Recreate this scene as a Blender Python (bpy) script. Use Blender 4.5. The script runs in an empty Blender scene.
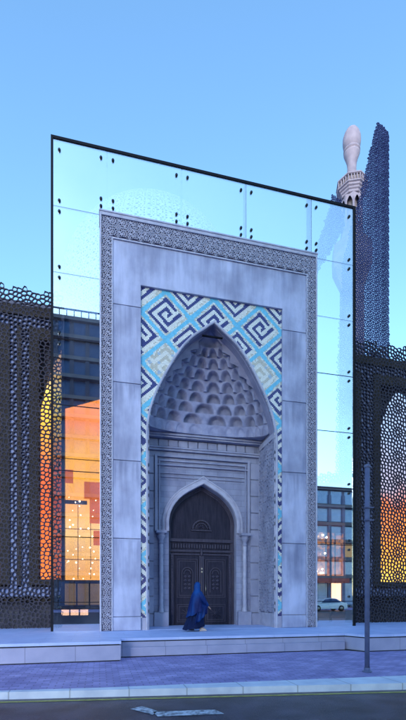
import bpy, math, random
from math import sin, cos, pi, radians, sqrt
from mathutils import Vector, Matrix

random.seed(7)
sc = bpy.context.scene
col = sc.collection

# ------------------------------------------------------------------ camera
TH = radians(13.5)
cd = bpy.data.cameras.new('camera')
cam = bpy.data.objects.new('camera', cd)
col.objects.link(cam)
cam.location = (0, -14.0, 1.65)
cam.rotation_euler = (radians(90), 0, -TH)
cd.sensor_fit = 'VERTICAL'
cd.sensor_height = 36.0
cd.sensor_width = 36.0
cd.lens = 430 / 720 * 36
cd.shift_y = 235 / 720
cd.clip_start = 0.1
cd.clip_end = 3000
sc.camera = cam

# ------------------------------------------------------------------ sky
w = bpy.data.worlds.new('World')
sc.world = w
w.use_nodes = True
nt = w.node_tree
nt.nodes.clear()
sky = nt.nodes.new('ShaderNodeTexSky')
sky.sky_type = 'NISHITA'
sky.sun_disc = False
SUN_EL, SUN_AZ = radians(14), radians(200)     # azimuth clockwise from +Y
sky.sun_elevation = SUN_EL
sky.sun_rotation = SUN_AZ
sky.air_density = 1.0
sky.dust_density = 0.6
sky.ozone_density = 3.0
tint = nt.nodes.new('ShaderNodeMix')
tint.data_type = 'RGBA'
tint.blend_type = 'MULTIPLY'
tint.inputs[0].default_value = 1
tint.inputs[7].default_value = (0.97, 1.13, 1.13, 1)
bg = nt.nodes.new('ShaderNodeBackground')
bg.inputs[1].default_value = 0.15
out = nt.nodes.new('ShaderNodeOutputWorld')
nt.links.new(sky.outputs[0], tint.inputs[6])
nt.links.new(tint.outputs[2], bg.inputs[0])
nt.links.new(bg.outputs[0], out.inputs[0])

# ------------------------------------------------------------------ sun
sd = bpy.data.lights.new('sun', 'SUN')
sd.energy = 1.15
sd.angle = radians(25)
sd.color = (.70, .76, 1.0)
so = bpy.data.objects.new('sun', sd)
col.objects.link(so)
dv = Vector((sin(SUN_AZ) * cos(SUN_EL), cos(SUN_AZ) * cos(SUN_EL), sin(SUN_EL)))
so.rotation_euler = dv.to_track_quat('Z', 'Y').to_euler()
so.location = (0, -20, 40)

# ------------------------------------------------------------------ exposure
sc.view_settings.view_transform = 'Standard'
sc.view_settings.look = 'None'
sc.view_settings.gamma = 1
sc.view_settings.use_curve_mapping = False
sc.view_settings.exposure = 1.7


# ================================================================== materials
def mat(name, c, rough=.7, c2=None, scale=3, stretch=(1, 1, 1), detail=6, bump=0, bscale=None, metal=0, spec=.4,
        emit=None, es=0, lo=.35, hi=.65, coat=0):
    m = bpy.data.materials.new(name)
    m.use_nodes = True
    n, l = m.node_tree.nodes, m.node_tree.links
    b = n['Principled BSDF']
    b.inputs['Base Color'].default_value = (*c, 1)
    b.inputs['Roughness'].default_value = rough
    b.inputs['Metallic'].default_value = metal
    b.inputs['Specular IOR Level'].default_value = spec
    b.inputs['Coat Weight'].default_value = coat
    if emit:
        b.inputs['Emission Color'].default_value = (*emit, 1)
        b.inputs['Emission Strength'].default_value = es
    tc = n.new('ShaderNodeTexCoord')
    mp = n.new('ShaderNodeMapping')
    mp.inputs['Scale'].default_value = stretch
    l.new(tc.outputs['Object'], mp.inputs[0])
    if c2:
        t = n.new('ShaderNodeTexNoise')
        t.inputs['Scale'].default_value = scale
        t.inputs['Detail'].default_value = detail
        l.new(mp.outputs[0], t.inputs[0])
        r = n.new('ShaderNodeValToRGB')
        r.color_ramp.elements[0].position = lo
        r.color_ramp.elements[1].position = hi
        r.color_ramp.elements[0].color = (*c, 1)
        r.color_ramp.elements[1].color = (*c2, 1)
        l.new(t.outputs[0], r.inputs[0])
        l.new(r.outputs[0], b.inputs['Base Color'])
        m['ramp'] = r.name
    if bump:
        t2 = n.new('ShaderNodeTexNoise')
        t2.inputs['Scale'].default_value = bscale or scale * 6
        t2.inputs['Detail'].default_value = 5
        l.new(tc.outputs['Object'], t2.inputs[0])
        bp = n.new('ShaderNodeBump')
        bp.inputs['Strength'].default_value = bump
        bp.inputs['Distance'].default_value = .02
        l.new(t2.outputs[0], bp.inputs['Height'])
        l.new(bp.outputs[0], b.inputs['Normal'])
    return m


def brickify(m, axes, bw, bh, mortar, dark=.6, size=.01, var=.12):
    """multiply the base colour by a brick pattern in the given object axes"""
    n, l = m.node_tree.nodes, m.node_tree.links
    b = n['Principled BSDF']
    tc = n.new('ShaderNodeTexCoord')
    sx = n.new('ShaderNodeSeparateXYZ')
    cb = n.new('ShaderNodeCombineXYZ')
    l.new(tc.outputs['Object'], sx.inputs[0])
    l.new(sx.outputs[axes[0]], cb.inputs[0])
    l.new(sx.outputs[axes[1]], cb.inputs[1])
    br = n.new('ShaderNodeTexBrick')
    br.inputs['Scale'].default_value = 1
    br.inputs['Brick Width'].default_value = bw
    br.inputs['Row Height'].default_value = bh
    br.inputs['Mortar Size'].default_value = size
    br.inputs['Color1'].default_value = (1, 1, 1, 1)
    br.inputs['Color2'].default_value = (1 - var * 2, 1 - var * 2, 1 - var * 1.6, 1)
    br.inputs['Mortar'].default_value = (dark, dark, dark, 1)
    l.new(cb.outputs[0], br.inputs[0])
    mx = n.new('ShaderNodeMix')
    mx.data_type = 'RGBA'
    mx.blend_type = 'MULTIPLY'
    mx.inputs[0].default_value = 1
    src = b.inputs['Base Color']
    if src.is_linked:
        l.new(src.links[0].from_socket, mx.inputs[6])
    else:
        mx.inputs[6].default_value = src.default_value
    l.new(br.outputs[0], mx.inputs[7])
    l.new(mx.outputs[2], b.inputs['Base Color'])
    bp = n.new('ShaderNodeBump')
    bp.inputs['Strength'].default_value = .5
    bp.inputs['Distance'].default_value = .01
    bp.invert = True
    l.new(br.outputs['Fac'], bp.inputs['Height'])
    if b.inputs['Normal'].is_linked:
        l.new(b.inputs['Normal'].links[0].from_socket, bp.inputs['Normal'])
    l.new(bp.outputs[0], b.inputs['Normal'])
    return m


M = {}
M['concrete'] = mat('cast_concrete', (.27, .285, .42), .75, (.44, .465, .65), .8, (1.2, 1.2, .9), 10, .35, 9, lo=.36, hi=.62)
# broad damp streaks on top of the fine mottling
def streaks(m):
    n, l = m.node_tree.nodes, m.node_tree.links
    b = n['Principled BSDF']
    tc = n.new('ShaderNodeTexCoord'); mp = n.new('ShaderNodeMapping')
    mp.inputs['Scale'].default_value = (3.6, 3.6, .5)
    l.new(tc.outputs['Object'], mp.inputs[0])
    t = n.new('ShaderNodeTexNoise'); t.inputs['Scale'].default_value = 1.0; t.inputs['Detail'].default_value = 7
    t.inputs['Roughness'].default_value = .65
    l.new(mp.outputs[0], t.inputs[0])
    r = n.new('ShaderNodeValToRGB')
    r.color_ramp.elements[0].position = .36; r.color_ramp.elements[0].color = (.80, .81, .85, 1)
    r.color_ramp.elements[1].position = .56; r.color_ramp.elements[1].color = (1, 1, 1, 1)
    l.new(t.outputs[0], r.inputs[0])
    mx = n.new('ShaderNodeMix'); mx.data_type = 'RGBA'; mx.blend_type = 'MULTIPLY'; mx.inputs[0].default_value = 1
    l.new(b.inputs['Base Color'].links[0].from_socket, mx.inputs[6])
    l.new(r.outputs[0], mx.inputs[7])
    l.new(mx.outputs[2], b.inputs['Base Color'])
def seam_stains(m):
    n, l = m.node_tree.nodes, m.node_tree.links
    b = n['Principled BSDF']
    tc = n.new('ShaderNodeTexCoord'); sx = n.new('ShaderNodeSeparateXYZ')
    l.new(tc.outputs['Object'], sx.inputs[0])
    a = n.new('ShaderNodeMath'); a.operation = 'SUBTRACT'; a.inputs[1].default_value = .965
    l.new(sx.outputs[2], a.inputs[0])
    md = n.new('ShaderNodeMath'); md.operation = 'MODULO'; md.inputs[1].default_value = 2.505
    l.new(a.outputs[0], md.inputs[0])
    fall = n.new('ShaderNodeMapRange'); fall.inputs[1].default_value = .9; fall.inputs[2].default_value = 2.5
    fall.interpolation_type = 'SMOOTHSTEP'
    l.new(md.outputs[0], fall.inputs[0])
    mp = n.new('ShaderNodeMapping'); mp.inputs['Scale'].default_value = (7, 7, .35)
    l.new(tc.outputs['Object'], mp.inputs[0])
    t = n.new('ShaderNodeTexNoise'); t.inputs['Scale'].default_value = 1; t.inputs['Detail'].default_value = 5
    l.new(mp.outputs[0], t.inputs[0])
    mr = n.new('ShaderNodeMapRange'); mr.inputs[1].default_value = .44; mr.inputs[2].default_value = .62
    l.new(t.outputs[0], mr.inputs[0])
    mu = n.new('ShaderNodeMath'); mu.operation = 'MULTIPLY'
    l.new(fall.outputs[0], mu.inputs[0]); l.new(mr.outputs[0], mu.inputs[1])
    # soft dark line hugging each joint
    g = n.new('ShaderNodeMapRange'); g.inputs[1].default_value = 2.36; g.inputs[2].default_value = 2.50
    l.new(md.outputs[0], g.inputs[0])
    g2 = n.new('ShaderNodeMath'); g2.operation = 'MULTIPLY'; g2.inputs[1].default_value = .7
    l.new(g.outputs[0], g2.inputs[0])
    mxx = n.new('ShaderNodeMath'); mxx.operation = 'MAXIMUM'
    l.new(mu.outputs[0], mxx.inputs[0]); l.new(g2.outputs[0], mxx.inputs[1])
    sc_ = n.new('ShaderNodeMath'); sc_.operation = 'MULTIPLY'; sc_.inputs[1].default_value = .5
    l.new(mxx.outputs[0], sc_.inputs[0])
    mx = n.new('ShaderNodeMix'); mx.data_type = 'RGBA'; mx.blend_type = 'MULTIPLY'
    l.new(sc_.outputs[0], mx.inputs[0])
    l.new(b.inputs['Base Color'].links[0].from_socket, mx.inputs[6])
    mx.inputs[7].default_value = (.42, .43, .50, 1)
    l.new(mx.outputs[2], b.inputs['Base Color'])
streaks(M['concrete'])
seam_stains(M['concrete'])
M['rim'] = mat('pale_rim_stone', (.33, .33, .44), .6, (.42, .42, .54), 4, bump=.1)
M['fretstone'] = mat('fretwork_stone', (.26, .26, .35), .7, (.33, .32, .43), 8, bump=.1)
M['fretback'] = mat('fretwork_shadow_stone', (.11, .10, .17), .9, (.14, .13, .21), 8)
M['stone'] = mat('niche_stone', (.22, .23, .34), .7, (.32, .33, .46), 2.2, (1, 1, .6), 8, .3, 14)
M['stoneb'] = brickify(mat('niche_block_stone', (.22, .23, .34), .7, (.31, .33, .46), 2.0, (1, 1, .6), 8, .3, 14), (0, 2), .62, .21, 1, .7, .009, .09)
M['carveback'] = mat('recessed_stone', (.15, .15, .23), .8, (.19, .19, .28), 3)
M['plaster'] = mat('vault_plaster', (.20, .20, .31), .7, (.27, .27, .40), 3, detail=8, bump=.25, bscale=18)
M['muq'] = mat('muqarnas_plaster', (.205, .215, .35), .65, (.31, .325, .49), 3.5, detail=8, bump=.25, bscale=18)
M['door'] = mat('dark_timber', (.015, .0145, .029), .6, (.026, .0245, .045), 5, (3, 3, .4), 8, .25, 30, spec=.15)
M['door2'] = mat('dark_timber_moulding', (.035, .031, .055), .5, (.05, .045, .075), 5, (3, 3, .4), 8, .2, 30, spec=.25)
M['brass'] = mat('aged_metal', (.30, .28, .26), .35, metal=.9)
M['black'] = mat('black_steel', (.006, .007, .012), .7, spec=.15)
M['bolt'] = mat('steel_fixing', (.03, .04, .05), .35, metal=.5)
M['fin'] = mat('grey_glass_fin', (.30, .36, .44), .3, spec=.5)
M['lattice'] = mat('blue_steel_lattice', (.030, .029, .044), .75, (.042, .041, .060), 2, bump=.1, spec=.12)
M['sail'] = mat('sail_lattice_metal', (.020, .028, .085), .75, (.034, .045, .12), 1.2, spec=.12)
M['olive'] = mat('olive_bronze_frame', (.020, .017, .017), .8, (.040, .034, .028), 28, detail=3, bump=.4, bscale=60, spec=.1)
M['strip'] = mat('pale_blue_cladding', (.13, .175, .36), .6, (.18, .23, .43), 1.5)
M['back'] = mat('dark_backing_wall', (.06, .065, .09), .7, (.08, .085, .115), 1.5)
M['minaret'] = mat('minaret_stone', (.25, .20, .235), .75, (.33, .265, .30), 2.5, bump=.1)
M['minaret2'] = mat('minaret_brown_stone', (.20, .155, .15), .7, (.26, .20, .19), 2.5)
M['dome'] = mat('pale_dome_lattice', (.22, .38, .66), .5, (.28, .44, .74), 2)
M['paver'] = brickify(mat('brick_pavers', (.27, .24, .50), .65, (.42, .37, .68), 1.6, detail=8, bump=.2, bscale=30), (0, 1), .26, .13, 1, .55, .012, .16)
M['kerb'] = brickify(mat('kerb_stone', (.50, .54, .68), .6, (.64, .68, .80), 3, detail=8, bump=.1, bscale=30), (0, 1), 1.0, 5, 1, .6, .012, .03)
M['asphalt'] = mat('asphalt', (.018, .018, .032), .38, (.06, .056, .088), 2.2, detail=14, bump=.8, bscale=60, spec=.5)  # lighter mottling: coarse aggregate, plus tyre sheen put into the colour
M['yellow'] = mat('yellow_road_paint', (.24, .21, .05), .6, (.42, .38, .09), 9)
M['white'] = mat('worn_white_road_paint', (.10, .11, .14), .6, (.48, .52, .62), 14, lo=.35, hi=.6)
M['plat'] = brickify(mat('platform_granite', (.36, .44, .74), .55, (.44, .52, .82), 2.0, detail=9, bump=.1, bscale=40), (0, 1), 1.4, .7, 1, .8, .006, .03)
M['riser'] = brickify(mat('platform_facing', (.27, .28, .42), .6, (.33, .33, .48), 2.0, detail=9, bump=.1, bscale=40), (0, 2), 1.15, 5, 1, .6, .008, .03)
M['joint'] = mat('shadow_gap', (.02, .022, .03), .8)
M['ground'] = mat('distant_ground', (.10, .11, .12), .8, (.15, .15, .16), .3)
M['post'] = mat('post_paint', (.085, .10, .20), .5, (.11, .13, .24), 6, spec=.2)


def glassmat(name, fac, tr, gl=(1, 1, 1), rough=0.0):
    m = bpy.data.materials.new(name)
    m.use_nodes = True
    n, l = m.node_tree.nodes, m.node_tree.links
    n.clear()
    o = n.new('ShaderNodeOutputMaterial')
    mx = n.new('ShaderNodeMixShader')
    t = n.new('ShaderNodeBsdfTransparent')
    g = n.new('ShaderNodeBsdfGlossy')
    t.inputs[0].default_value = (*tr, 1)
    g.inputs[0].default_value = (*gl, 1)
    g.inputs['Roughness'].default_value = rough
    mx.inputs[0].default_value = fac
    l.new(t.outputs[0], mx.inputs[1])
    l.new(g.outputs[0], mx.inputs[2])
    l.new(mx.outputs[0], o.inputs[0])
    if name == 'coated_glass':
        tc = n.new('ShaderNodeTexCoord'); t2 = n.new('ShaderNodeTexNoise')
        t2.inputs['Scale'].default_value = .35
        t2.inputs['Detail'].default_value = 3
        l.new(tc.outputs['Object'], t2.inputs[0])
        mr = n.new('ShaderNodeMapRange')
        mr.inputs[1].default_value = .35; mr.inputs[2].default_value = .65
        mr.inputs[3].default_value = fac - .07; mr.inputs[4].default_value = fac + .07
        l.new(t2.outputs[0], mr.inputs[0])
        l.new(mr.outputs[0], mx.inputs[0])
    return m


M['glass'] = glassmat('coated_glass', .5, (.95, .99, 1), (1, 1, 1))
M['winglass'] = glassmat('window_glass', .75, (.2, .25, .35), (.7, .8, .95), .03)


def glow(name, stops, strength, axis=2, z0=0, z1=1, noise=.25, nscale=1.2):
    """lit window: colour changes with height the way the lit room behind it does"""
    m = bpy.data.materials.new(name)
    m.use_nodes = True
    n, l = m.node_tree.nodes, m.node_tree.links
    n.clear()
    o = n.new('ShaderNodeOutputMaterial')
    e = n.new('ShaderNodeEmission')
    tc = n.new('ShaderNodeTexCoord')
    sx = n.new('ShaderNodeSeparateXYZ')
    l.new(tc.outputs['Object'], sx.inputs[0])
    mr = n.new('ShaderNodeMapRange')
    mr.inputs[1].default_value = z0
    mr.inputs[2].default_value = z1
    l.new(sx.outputs[axis], mr.inputs[0])
    t = n.new('ShaderNodeTexNoise')
    t.inputs['Scale'].default_value = nscale
    t.inputs['Detail'].default_value = 2
    l.new(tc.outputs['Object'], t.inputs[0])
    ad = n.new('ShaderNodeMath')
    ad.operation = 'MULTIPLY_ADD'
    l.new(t.outputs[0], ad.inputs[0])
    ad.inputs[1].default_value = noise
    l.new(mr.outputs[0], ad.inputs[2])
    sb = n.new('ShaderNodeMath')
    sb.operation = 'SUBTRACT'
    sb.inputs[1].default_value = noise / 2
    l.new(ad.outputs[0], sb.inputs[0])
    r = n.new('ShaderNodeValToRGB')
    els = r.color_ramp.elements
    while len(els) < len(stops):
        els.new(.5)
    for q, (p, c) in zip(els, stops):
        q.position = p
        q.color = (*c, 1)
    l.new(sb.outputs[0], r.inputs[0])
    l.new(r.outputs[0], e.inputs[0])
    e.inputs[1].default_value = strength
    l.new(e.outputs[0], o.inputs[0])
    return m


# ================================================================== mesh helpers
class MB:
    def __init__(s):
        s.v, s.f, s.sm = [], [], []

    def add(s, vs, fs, smooth=False):
        o = len(s.v)
        s.v += [tuple(p) for p in vs]
        s.f += [tuple(i + o for i in f) for f in fs]
        s.sm += [smooth] * len(fs)
        return s

    def box(s, x0, x1, y0, y1, z0, z1):
        return s.add([(x, y, z) for z in (z0, z1) for y in (y0, y1) for x in (x0, x1)],
                     [(0, 2, 3, 1), (4, 5, 7, 6), (0, 1, 5, 4), (2, 6, 7, 3), (0, 4, 6, 2), (1, 3, 7, 5)])

    def lathe(s, cx, cy, prof, n=24, a0=0, a1=2 * pi, smooth=True, fx=1, fy=1):
        full = abs(a1 - a0 - 2 * pi) < 1e-6
        k = n if full else n + 1
        vs = [(cx + r * fx * cos(a0 + (a1 - a0) * i / n), cy + r * fy * sin(a0 + (a1 - a0) * i / n), z) for r, z in prof for i in range(k)]
        fs = []
        for j in range(len(prof) - 1):
            for i in range(n):
                i2 = (i + 1) % k
                fs.append((j * k + i, j * k + i2, (j + 1) * k + i2, (j + 1) * k + i))
        return s.add(vs, fs, smooth)

    def tube(s, pts, rad, n=8, smooth=True, cap=True):
        pts = [Vector(p) for p in pts]
        if not hasattr(rad, '__len__'):
            rad = [rad] * len(pts)
        vs = []
        for i, p in enumerate(pts):
            d = (pts[min(i + 1, len(pts) - 1)] - pts[max(i - 1, 0)]).normalized()
            a = d.orthogonal().normalized() if abs(d.z) > .95 else d.cross(Vector((0, 0, 1))).normalized()
            b = d.cross(a)
            vs += [p + (a * cos(2 * pi * k / n) + b * sin(2 * pi * k / n)) * rad[i] for k in range(n)]
        fs = [(i * n + k, i * n + (k + 1) % n, (i + 1) * n + (k + 1) % n, (i + 1) * n + k) for i in range(len(pts) - 1) for k in range(n)]
        if cap:
            fs += [tuple(range(n))[::-1], tuple((len(pts) - 1) * n + k for k in range(n))]
        return s.add(vs, fs, smooth)

    def prism(s, poly, y0, y1, smooth=False):
        """polygon in x,z extruded along y"""
        n = len(poly)
        vs = [(x, y0, z) for x, z in poly] + [(x, y1, z) for x, z in poly]
        fs = [tuple(range(n)), tuple(range(2 * n - 1, n - 1, -1))]
        fs += [(i, i + n, (i + 1) % n + n, (i + 1) % n) for i in range(n)]
        return s.add(vs, fs, smooth)

    def slab(s, poly, z0, z1):
        n = len(poly)
        vs = [(x, y, z0) for x, y in poly] + [(x, y, z1) for x, y in poly]
        fs = [tuple(range(n))[::-1], tuple(range(n, 2 * n))]
        fs += [(i, (i + 1) % n, (i + 1) % n + n, i + n) for i in range(n)]
        return s.add(vs, fs)

    def build(s, name, m, parent=None, fix=True, bevel=0):
        me = bpy.data.meshes.new(name)
        me.from_pydata(s.v, [], s.f)
        me.polygons.foreach_set('use_smooth', s.sm)
        if fix:
            import bmesh
            b = bmesh.new()
            b.from_mesh(me)
            bmesh.ops.recalc_face_normals(b, faces=b.faces)
            b.to_mesh(me)
            b.free()
        me.materials.append(M[m] if isinstance(m, str) else m)
        o = bpy.data.objects.new(name, me)
        col.objects.link(o)
        if parent:
            o.parent = parent
            o.matrix_parent_inverse = Matrix.Translation(-Vector(parent.get('org', (0, 0, 0))))
        if bevel:
            bv = o.modifiers.new('bevel', 'BEVEL')
            bv.width = bevel
            bv.segments = 2
            bv.limit_method = 'ANGLE'
        return o


def thing(name, label, cat, loc=(0, 0, 0), group=None):
    o = bpy.data.objects.new(name, None)
    col.objects.link(o)
    o.location = loc
    o['org'] = loc
    o['label'] = label
    o['category'] = cat
    if group:
        o['group'] = group
    return o


def tag(o, label=None, cat=None, group=None, kind=None):
    for k, v in (('label', label), ('category', cat), ('group', group), ('kind', kind)):
        if v:
            o[k] = v
    return o


# ------------------------------------------------------------------ fretwork from Voronoi cells
def clip(poly, nx, ny, c, lab):
    """keep the part with nx*x+ny*y<=c ; poly = [(x,y,label of the edge that starts here)]"""
    res = []
    n = len(poly)
    for i in range(n):
        x0, y0, l0 = poly[i]
        x1, y1, _ = poly[(i + 1) % n]
        d0, d1 = nx * x0 + ny * y0 - c, nx * x1 + ny * y1 - c
        if d0 <= 0:
            res.append((x0, y0, l0))
        if (d0 < 0 < d1) or (d1 < 0 < d0):
            t = d0 / (d0 - d1)
            res.append((x0 + (x1 - x0) * t, y0 + (y1 - y0) * t, lab if d0 < 0 else l0))
    return res


def tile_cells(T, pts):
    base = []
    for i, (x, y) in enumerate(pts):
        poly = [(x - T, y - T, None), (x + T, y - T, None), (x + T, y + T, None), (x - T, y + T, None)]
        nb = []
        for j, (a, b) in enumerate(pts):
            for ox in (-1, 0, 1):
                for oy in (-1, 0, 1):
                    if i == j and ox == 0 and oy == 0:
                        continue
                    dx, dy = a + ox * T - x, b + oy * T - y
                    nb.append((dx * dx + dy * dy, dx, dy, (j, ox, oy)))
        nb.sort(key=lambda q: q[0])
        for d2, dx, dy, lab in nb[:26]:
            poly = clip(poly, dx, dy, dx * (x + dx / 2) + dy * (y + dy / 2), lab)
        base.append(((x, y), poly))
    return base


def star_tile(T, n1=12, fill=True):
    pts = [(0, 0)]
    def ring(cx, cy, r, n, off):
        for i in range(n):
            a = 2 * pi * (i + off) / n
            pts.append(((cx + r * cos(a)), (cy + r * sin(a))))
    ring(0, 0, .155 * T, n1, 0)
    ring(0, 0, .30 * T, n1, .5)
    c = [((.5 * T), (.5 * T), 8), ((.5 * T), 0, 6), (0, .5 * T, 6)]
    pts.append((.5 * T, .5 * T))
    ring(.5 * T, .5 * T, .13 * T, 8, .5)
    pts.append((.5 * T, 0))
    pts.append((0, .5 * T))
    ring(.5 * T, 0, .115 * T, 4, .5)
    ring(0, .5 * T, .115 * T, 4, .5)
    good = []
    for x, y in pts:
        x %= T
        y %= T
        ok = True
        for a, b in good:
            dx = min(abs(a - x), T - abs(a - x))
            dy = min(abs(b - y), T - abs(b - y))
            if dx * dx + dy * dy < (.052 * T) ** 2:
                ok = False
        if ok:
            good.append((x, y))
    return good


def blob_tile(T, n, seed=1):
    """evenly scattered cells, relaxed by spacing them apart"""
    rnd = random.Random(seed)
    best = []
    for k in range(n):
        cand, bd = None, -1
        for _ in range(14):
            p = (rnd.random() * T, rnd.random() * T)
            d = min([min(abs(a - p[0]), T - abs(a - p[0])) ** 2 + min(abs(b - p[1]), T - abs(b - p[1])) ** 2 for a, b in best] or [9])
            if d > bd:
                cand, bd = p, d
        best.append(cand)
    return best


def rosette_tile(T, sp, seed=3):
    """a rosette of long petals, the rest of the tile filled with even cells sp apart"""
    rnd_ = random.Random(seed)
    pts = [(0.0, 0.0)]
    for r_, n_, o_ in ((sp * 1.15, 10, 0), (sp * 2.25, 14, .5)):
        pts += [((r_ * cos(2 * pi * (i + o_) / n_)) % T, (r_ * sin(2 * pi * (i + o_) / n_)) % T) for i in range(n_)]
    while True:
        best, bd = None, 0
        for _ in range(260):
            p = (rnd_.random() * T, rnd_.random() * T)
            d = min(min(abs(a - p[0]), T - abs(a - p[0])) ** 2 + min(abs(b - p[1]), T - abs(b - p[1])) ** 2 for a, b in pts)
            if d > bd:
                best, bd = p, d
        if bd < (sp * .86) ** 2:
            break
        pts.append(best)
    return pts


def fret(cells, T, u0, u1, v0, v1, inside, wfrac, th, mp, off=(0, 0), mb=None, hole=None):
    mb = mb or MB()
    iu0, iu1 = math.floor((u0 - off[0]) / T) - 1, math.ceil((u1 - off[0]) / T) + 1
    iv0, iv1 = math.floor((v0 - off[1]) / T) - 1, math.ceil((v1 - off[1]) / T) + 1
    ctr = [c for c, _ in cells]
    def keep(j, a, b):
        x, y = ctr[j][0] + a * T + off[0], ctr[j][1] + b * T + off[1]
        return u0 <= x <= u1 and v0 <= y <= v1 and inside(x, y)
    for a in range(iu0, iu1):
        for b in range(iv0, iv1):
            for j, (c, poly) in enumerate(cells):
                if not keep(j, a, b):
                    continue
                ox, oy = a * T + off[0], b * T + off[1]
                P = [(x + ox, y + oy) for x, y, _ in poly]
                n = len(P)
                if n < 3:
                    continue
                cx, cy = sum(p[0] for p in P) / n, sum(p[1] for p in P) / n
                rin = 1e9
                for i in range(n):
                    x0, y0 = P[i]
                    x1, y1 = P[(i + 1) % n]
                    L = math.hypot(x1 - x0, y1 - y0) or 1e-9
                    rin = min(rin, abs((x1 - x0) * (cy - y0) - (y1 - y0) * (cx - x0)) / L)
                wd = wfrac
                s = max(.12, 1 - wd / max(rin, 1e-6))
                I = [(cx + (x - cx) * s, cy + (y - cy) * s) for x, y in P]
                I2 = []
                for i in range(n):
                    p, q, r_ = I[i - 1], I[i], I[(i + 1) % n]
                    I2.append((q[0] + (p[0] - q[0]) * .27, q[1] + (p[1] - q[1]) * .27))
                    I2.append((q[0] + (r_[0] - q[0]) * .27, q[1] + (r_[1] - q[1]) * .27))
                vs = [mp(x, y, 0) for x, y in P] + [mp(x, y, 0) for x, y in I2]
                vs += [mp(x, y, th) for x, y in P] + [mp(x, y, th) for x, y in I2]
                B = 3 * n
                fs = []
                for i in range(n):
                    k = (i + 1) % n
                    fs.append((i, n + 2 * i, n + 2 * i + 1))
                    fs.append((i, n + 2 * i + 1, n + 2 * k, k))
                    fs.append((B + i, B + n + 2 * i + 1, B + n + 2 * i))
                    fs.append((B + i, B + k, B + n + 2 * k, B + n + 2 * i + 1))
                    lab = poly[i][2]
                    if lab is None or not keep(lab[0], a + lab[1], b + lab[2]):
                        fs.append((i, k, B + k, B + i))
                for i in range(2 * n):
                    k = (i + 1) % (2 * n)
                    fs.append((n + i, B + n + i, B + n + k, n + k))
                mb.add(vs, fs)
    return mb


XZ = lambda y: (lambda u, v, t: (u, y + t, v))

# ================================================================== setting
PZ = .5
def S(o):
    return tag(o, kind='structure')

S(MB().add([(-900, -900, -.20), (900, -900, -.20), (900, 900, -.20), (-900, 900, -.20)], [(0, 1, 2, 3)]).build('ground', 'ground'))
kf = lambda x: -6.12 - .13 * (x + 1.7)          # kerb face line
kb = lambda x: -6.06 - .045 * (x + 1.7) if x > -2.2 else kf(x) + .12
xs = [-60, -20, -8, -2.2, 0, 3, 6, 12, 30, 70]
S(MB().slab([(-60, kf(-60))] + [(70, kf(70))] + [(70, -31), (-60, -31)], -.19, -.12).build('road', 'asphalt'))
S(MB().slab([(x, kb(x)) for x in xs] + [(70, 3), (-60, 3)], -.15, 0).build('pavement', 'paver'))
kerb = MB()
kerb.slab([(x, kf(x)) for x in xs] + [(x, kb(x) - .004) for x in reversed(xs)], -.16, .004)
S(kerb.build('kerb', 'kerb'))
S(MB().slab([(-60, -36.5), (70, -36.5), (70, -31.1), (-60, -31.1)], -.15, .0).build('pavement_opposite', 'paver'))
yl = MB()
dx = 18
for i in range(-3, 4):
    a, b = i * dx, (i + 1) * dx
    yl.add([(a, kf(a) - .24, -.116), (b, kf(b) - .24, -.116), (b, kf(b) - .15, -.116), (a, kf(a) - .15, -.116)], [(0, 1, 2, 3)])
S(yl.build('yellow_line', 'yellow'))
ar = MB()
ar.add([(x, y, -.114) for x, y in [(.78, -7.50), (1.72, -7.60), (1.80, -7.86), (.82, -7.78)]], [(0, 1, 2, 3)])
ar.add([(x, y, -.114) for x, y in [(.46, -7.26), (.66, -7.14), (.86, -7.48), (.76, -7.66)]], [(0, 1, 2, 3)])
S(ar.build('road_arrow', 'white'))

# raised platform with a recessed middle stretch
plat = MB()
plat.slab([(-40, -3.10), (.52, -3.10), (.52, -2.40), (7.18, -2.40), (7.46, -3.02), (50, -3.02), (50, 60), (-40, 60)], PZ - .07, PZ)
S(plat.build('platform_paving', 'plat'))
pj = MB()
pj.slab([(-40, -3.06), (.48, -3.06), (.48, -2.36), (7.2, -2.36), (7.48, -2.97), (50, -2.97), (50, 59), (-40, 59)], PZ - .105, PZ - .07)
S(pj.build('platform_shadow_gap', 'joint'))
pr = MB()
pr.slab([(-40, -3.09), (.51, -3.09), (.51, -2.38), (7.19, -2.38), (7.47, -3.0), (50, -3.0), (50, 58), (-40, 58)], .03, PZ - .105)
S(pr.build('platform_riser', 'riser'))
lw = MB()
lw.slab([(.53, -2.52), (7.10, -2.52), (7.17, -2.385), (.53, -2.385)], .03, .262)
S(lw.build('platform_step', 'riser'))
bj = MB()
bj.slab([(-40, -3.06), (.48, -3.06), (.53, -2.49), (7.08, -2.49), (7.44, -2.97), (50, -2.97), (50, 57), (-40, 57)], 0.002, .03)
S(bj.build('platform_base_joint', 'joint'))

# ================================================================== portal
CX = 3.775
A_PTS = [(0, 10.92), (.38, 10.62), (.74, 10.33), (1.12, 9.9), (1.46, 9.36), (1.78, 8.76), (2.03, 8.2), (2.19, 7.65), (2.27, 7.1), (2.27, 6.6)]
D_PTS = [(0, 5.80), (.36, 5.60), (.75, 5.36), (1.05, 5.05), (1.23, 4.72), (1.30, 4.4), (1.30, 4.1)]


def arch_hw(pts, z):
    """half width at height z"""
    if z >= pts[0][1]:
        return 0
    for (w0, z0), (w1, z1) in zip(pts, pts[1:]):
        if z1 <= z <= z0:
            return w0 + (w1 - w0) * (z0 - z) / (z0 - z1)
    return pts[-1][0]


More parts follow.
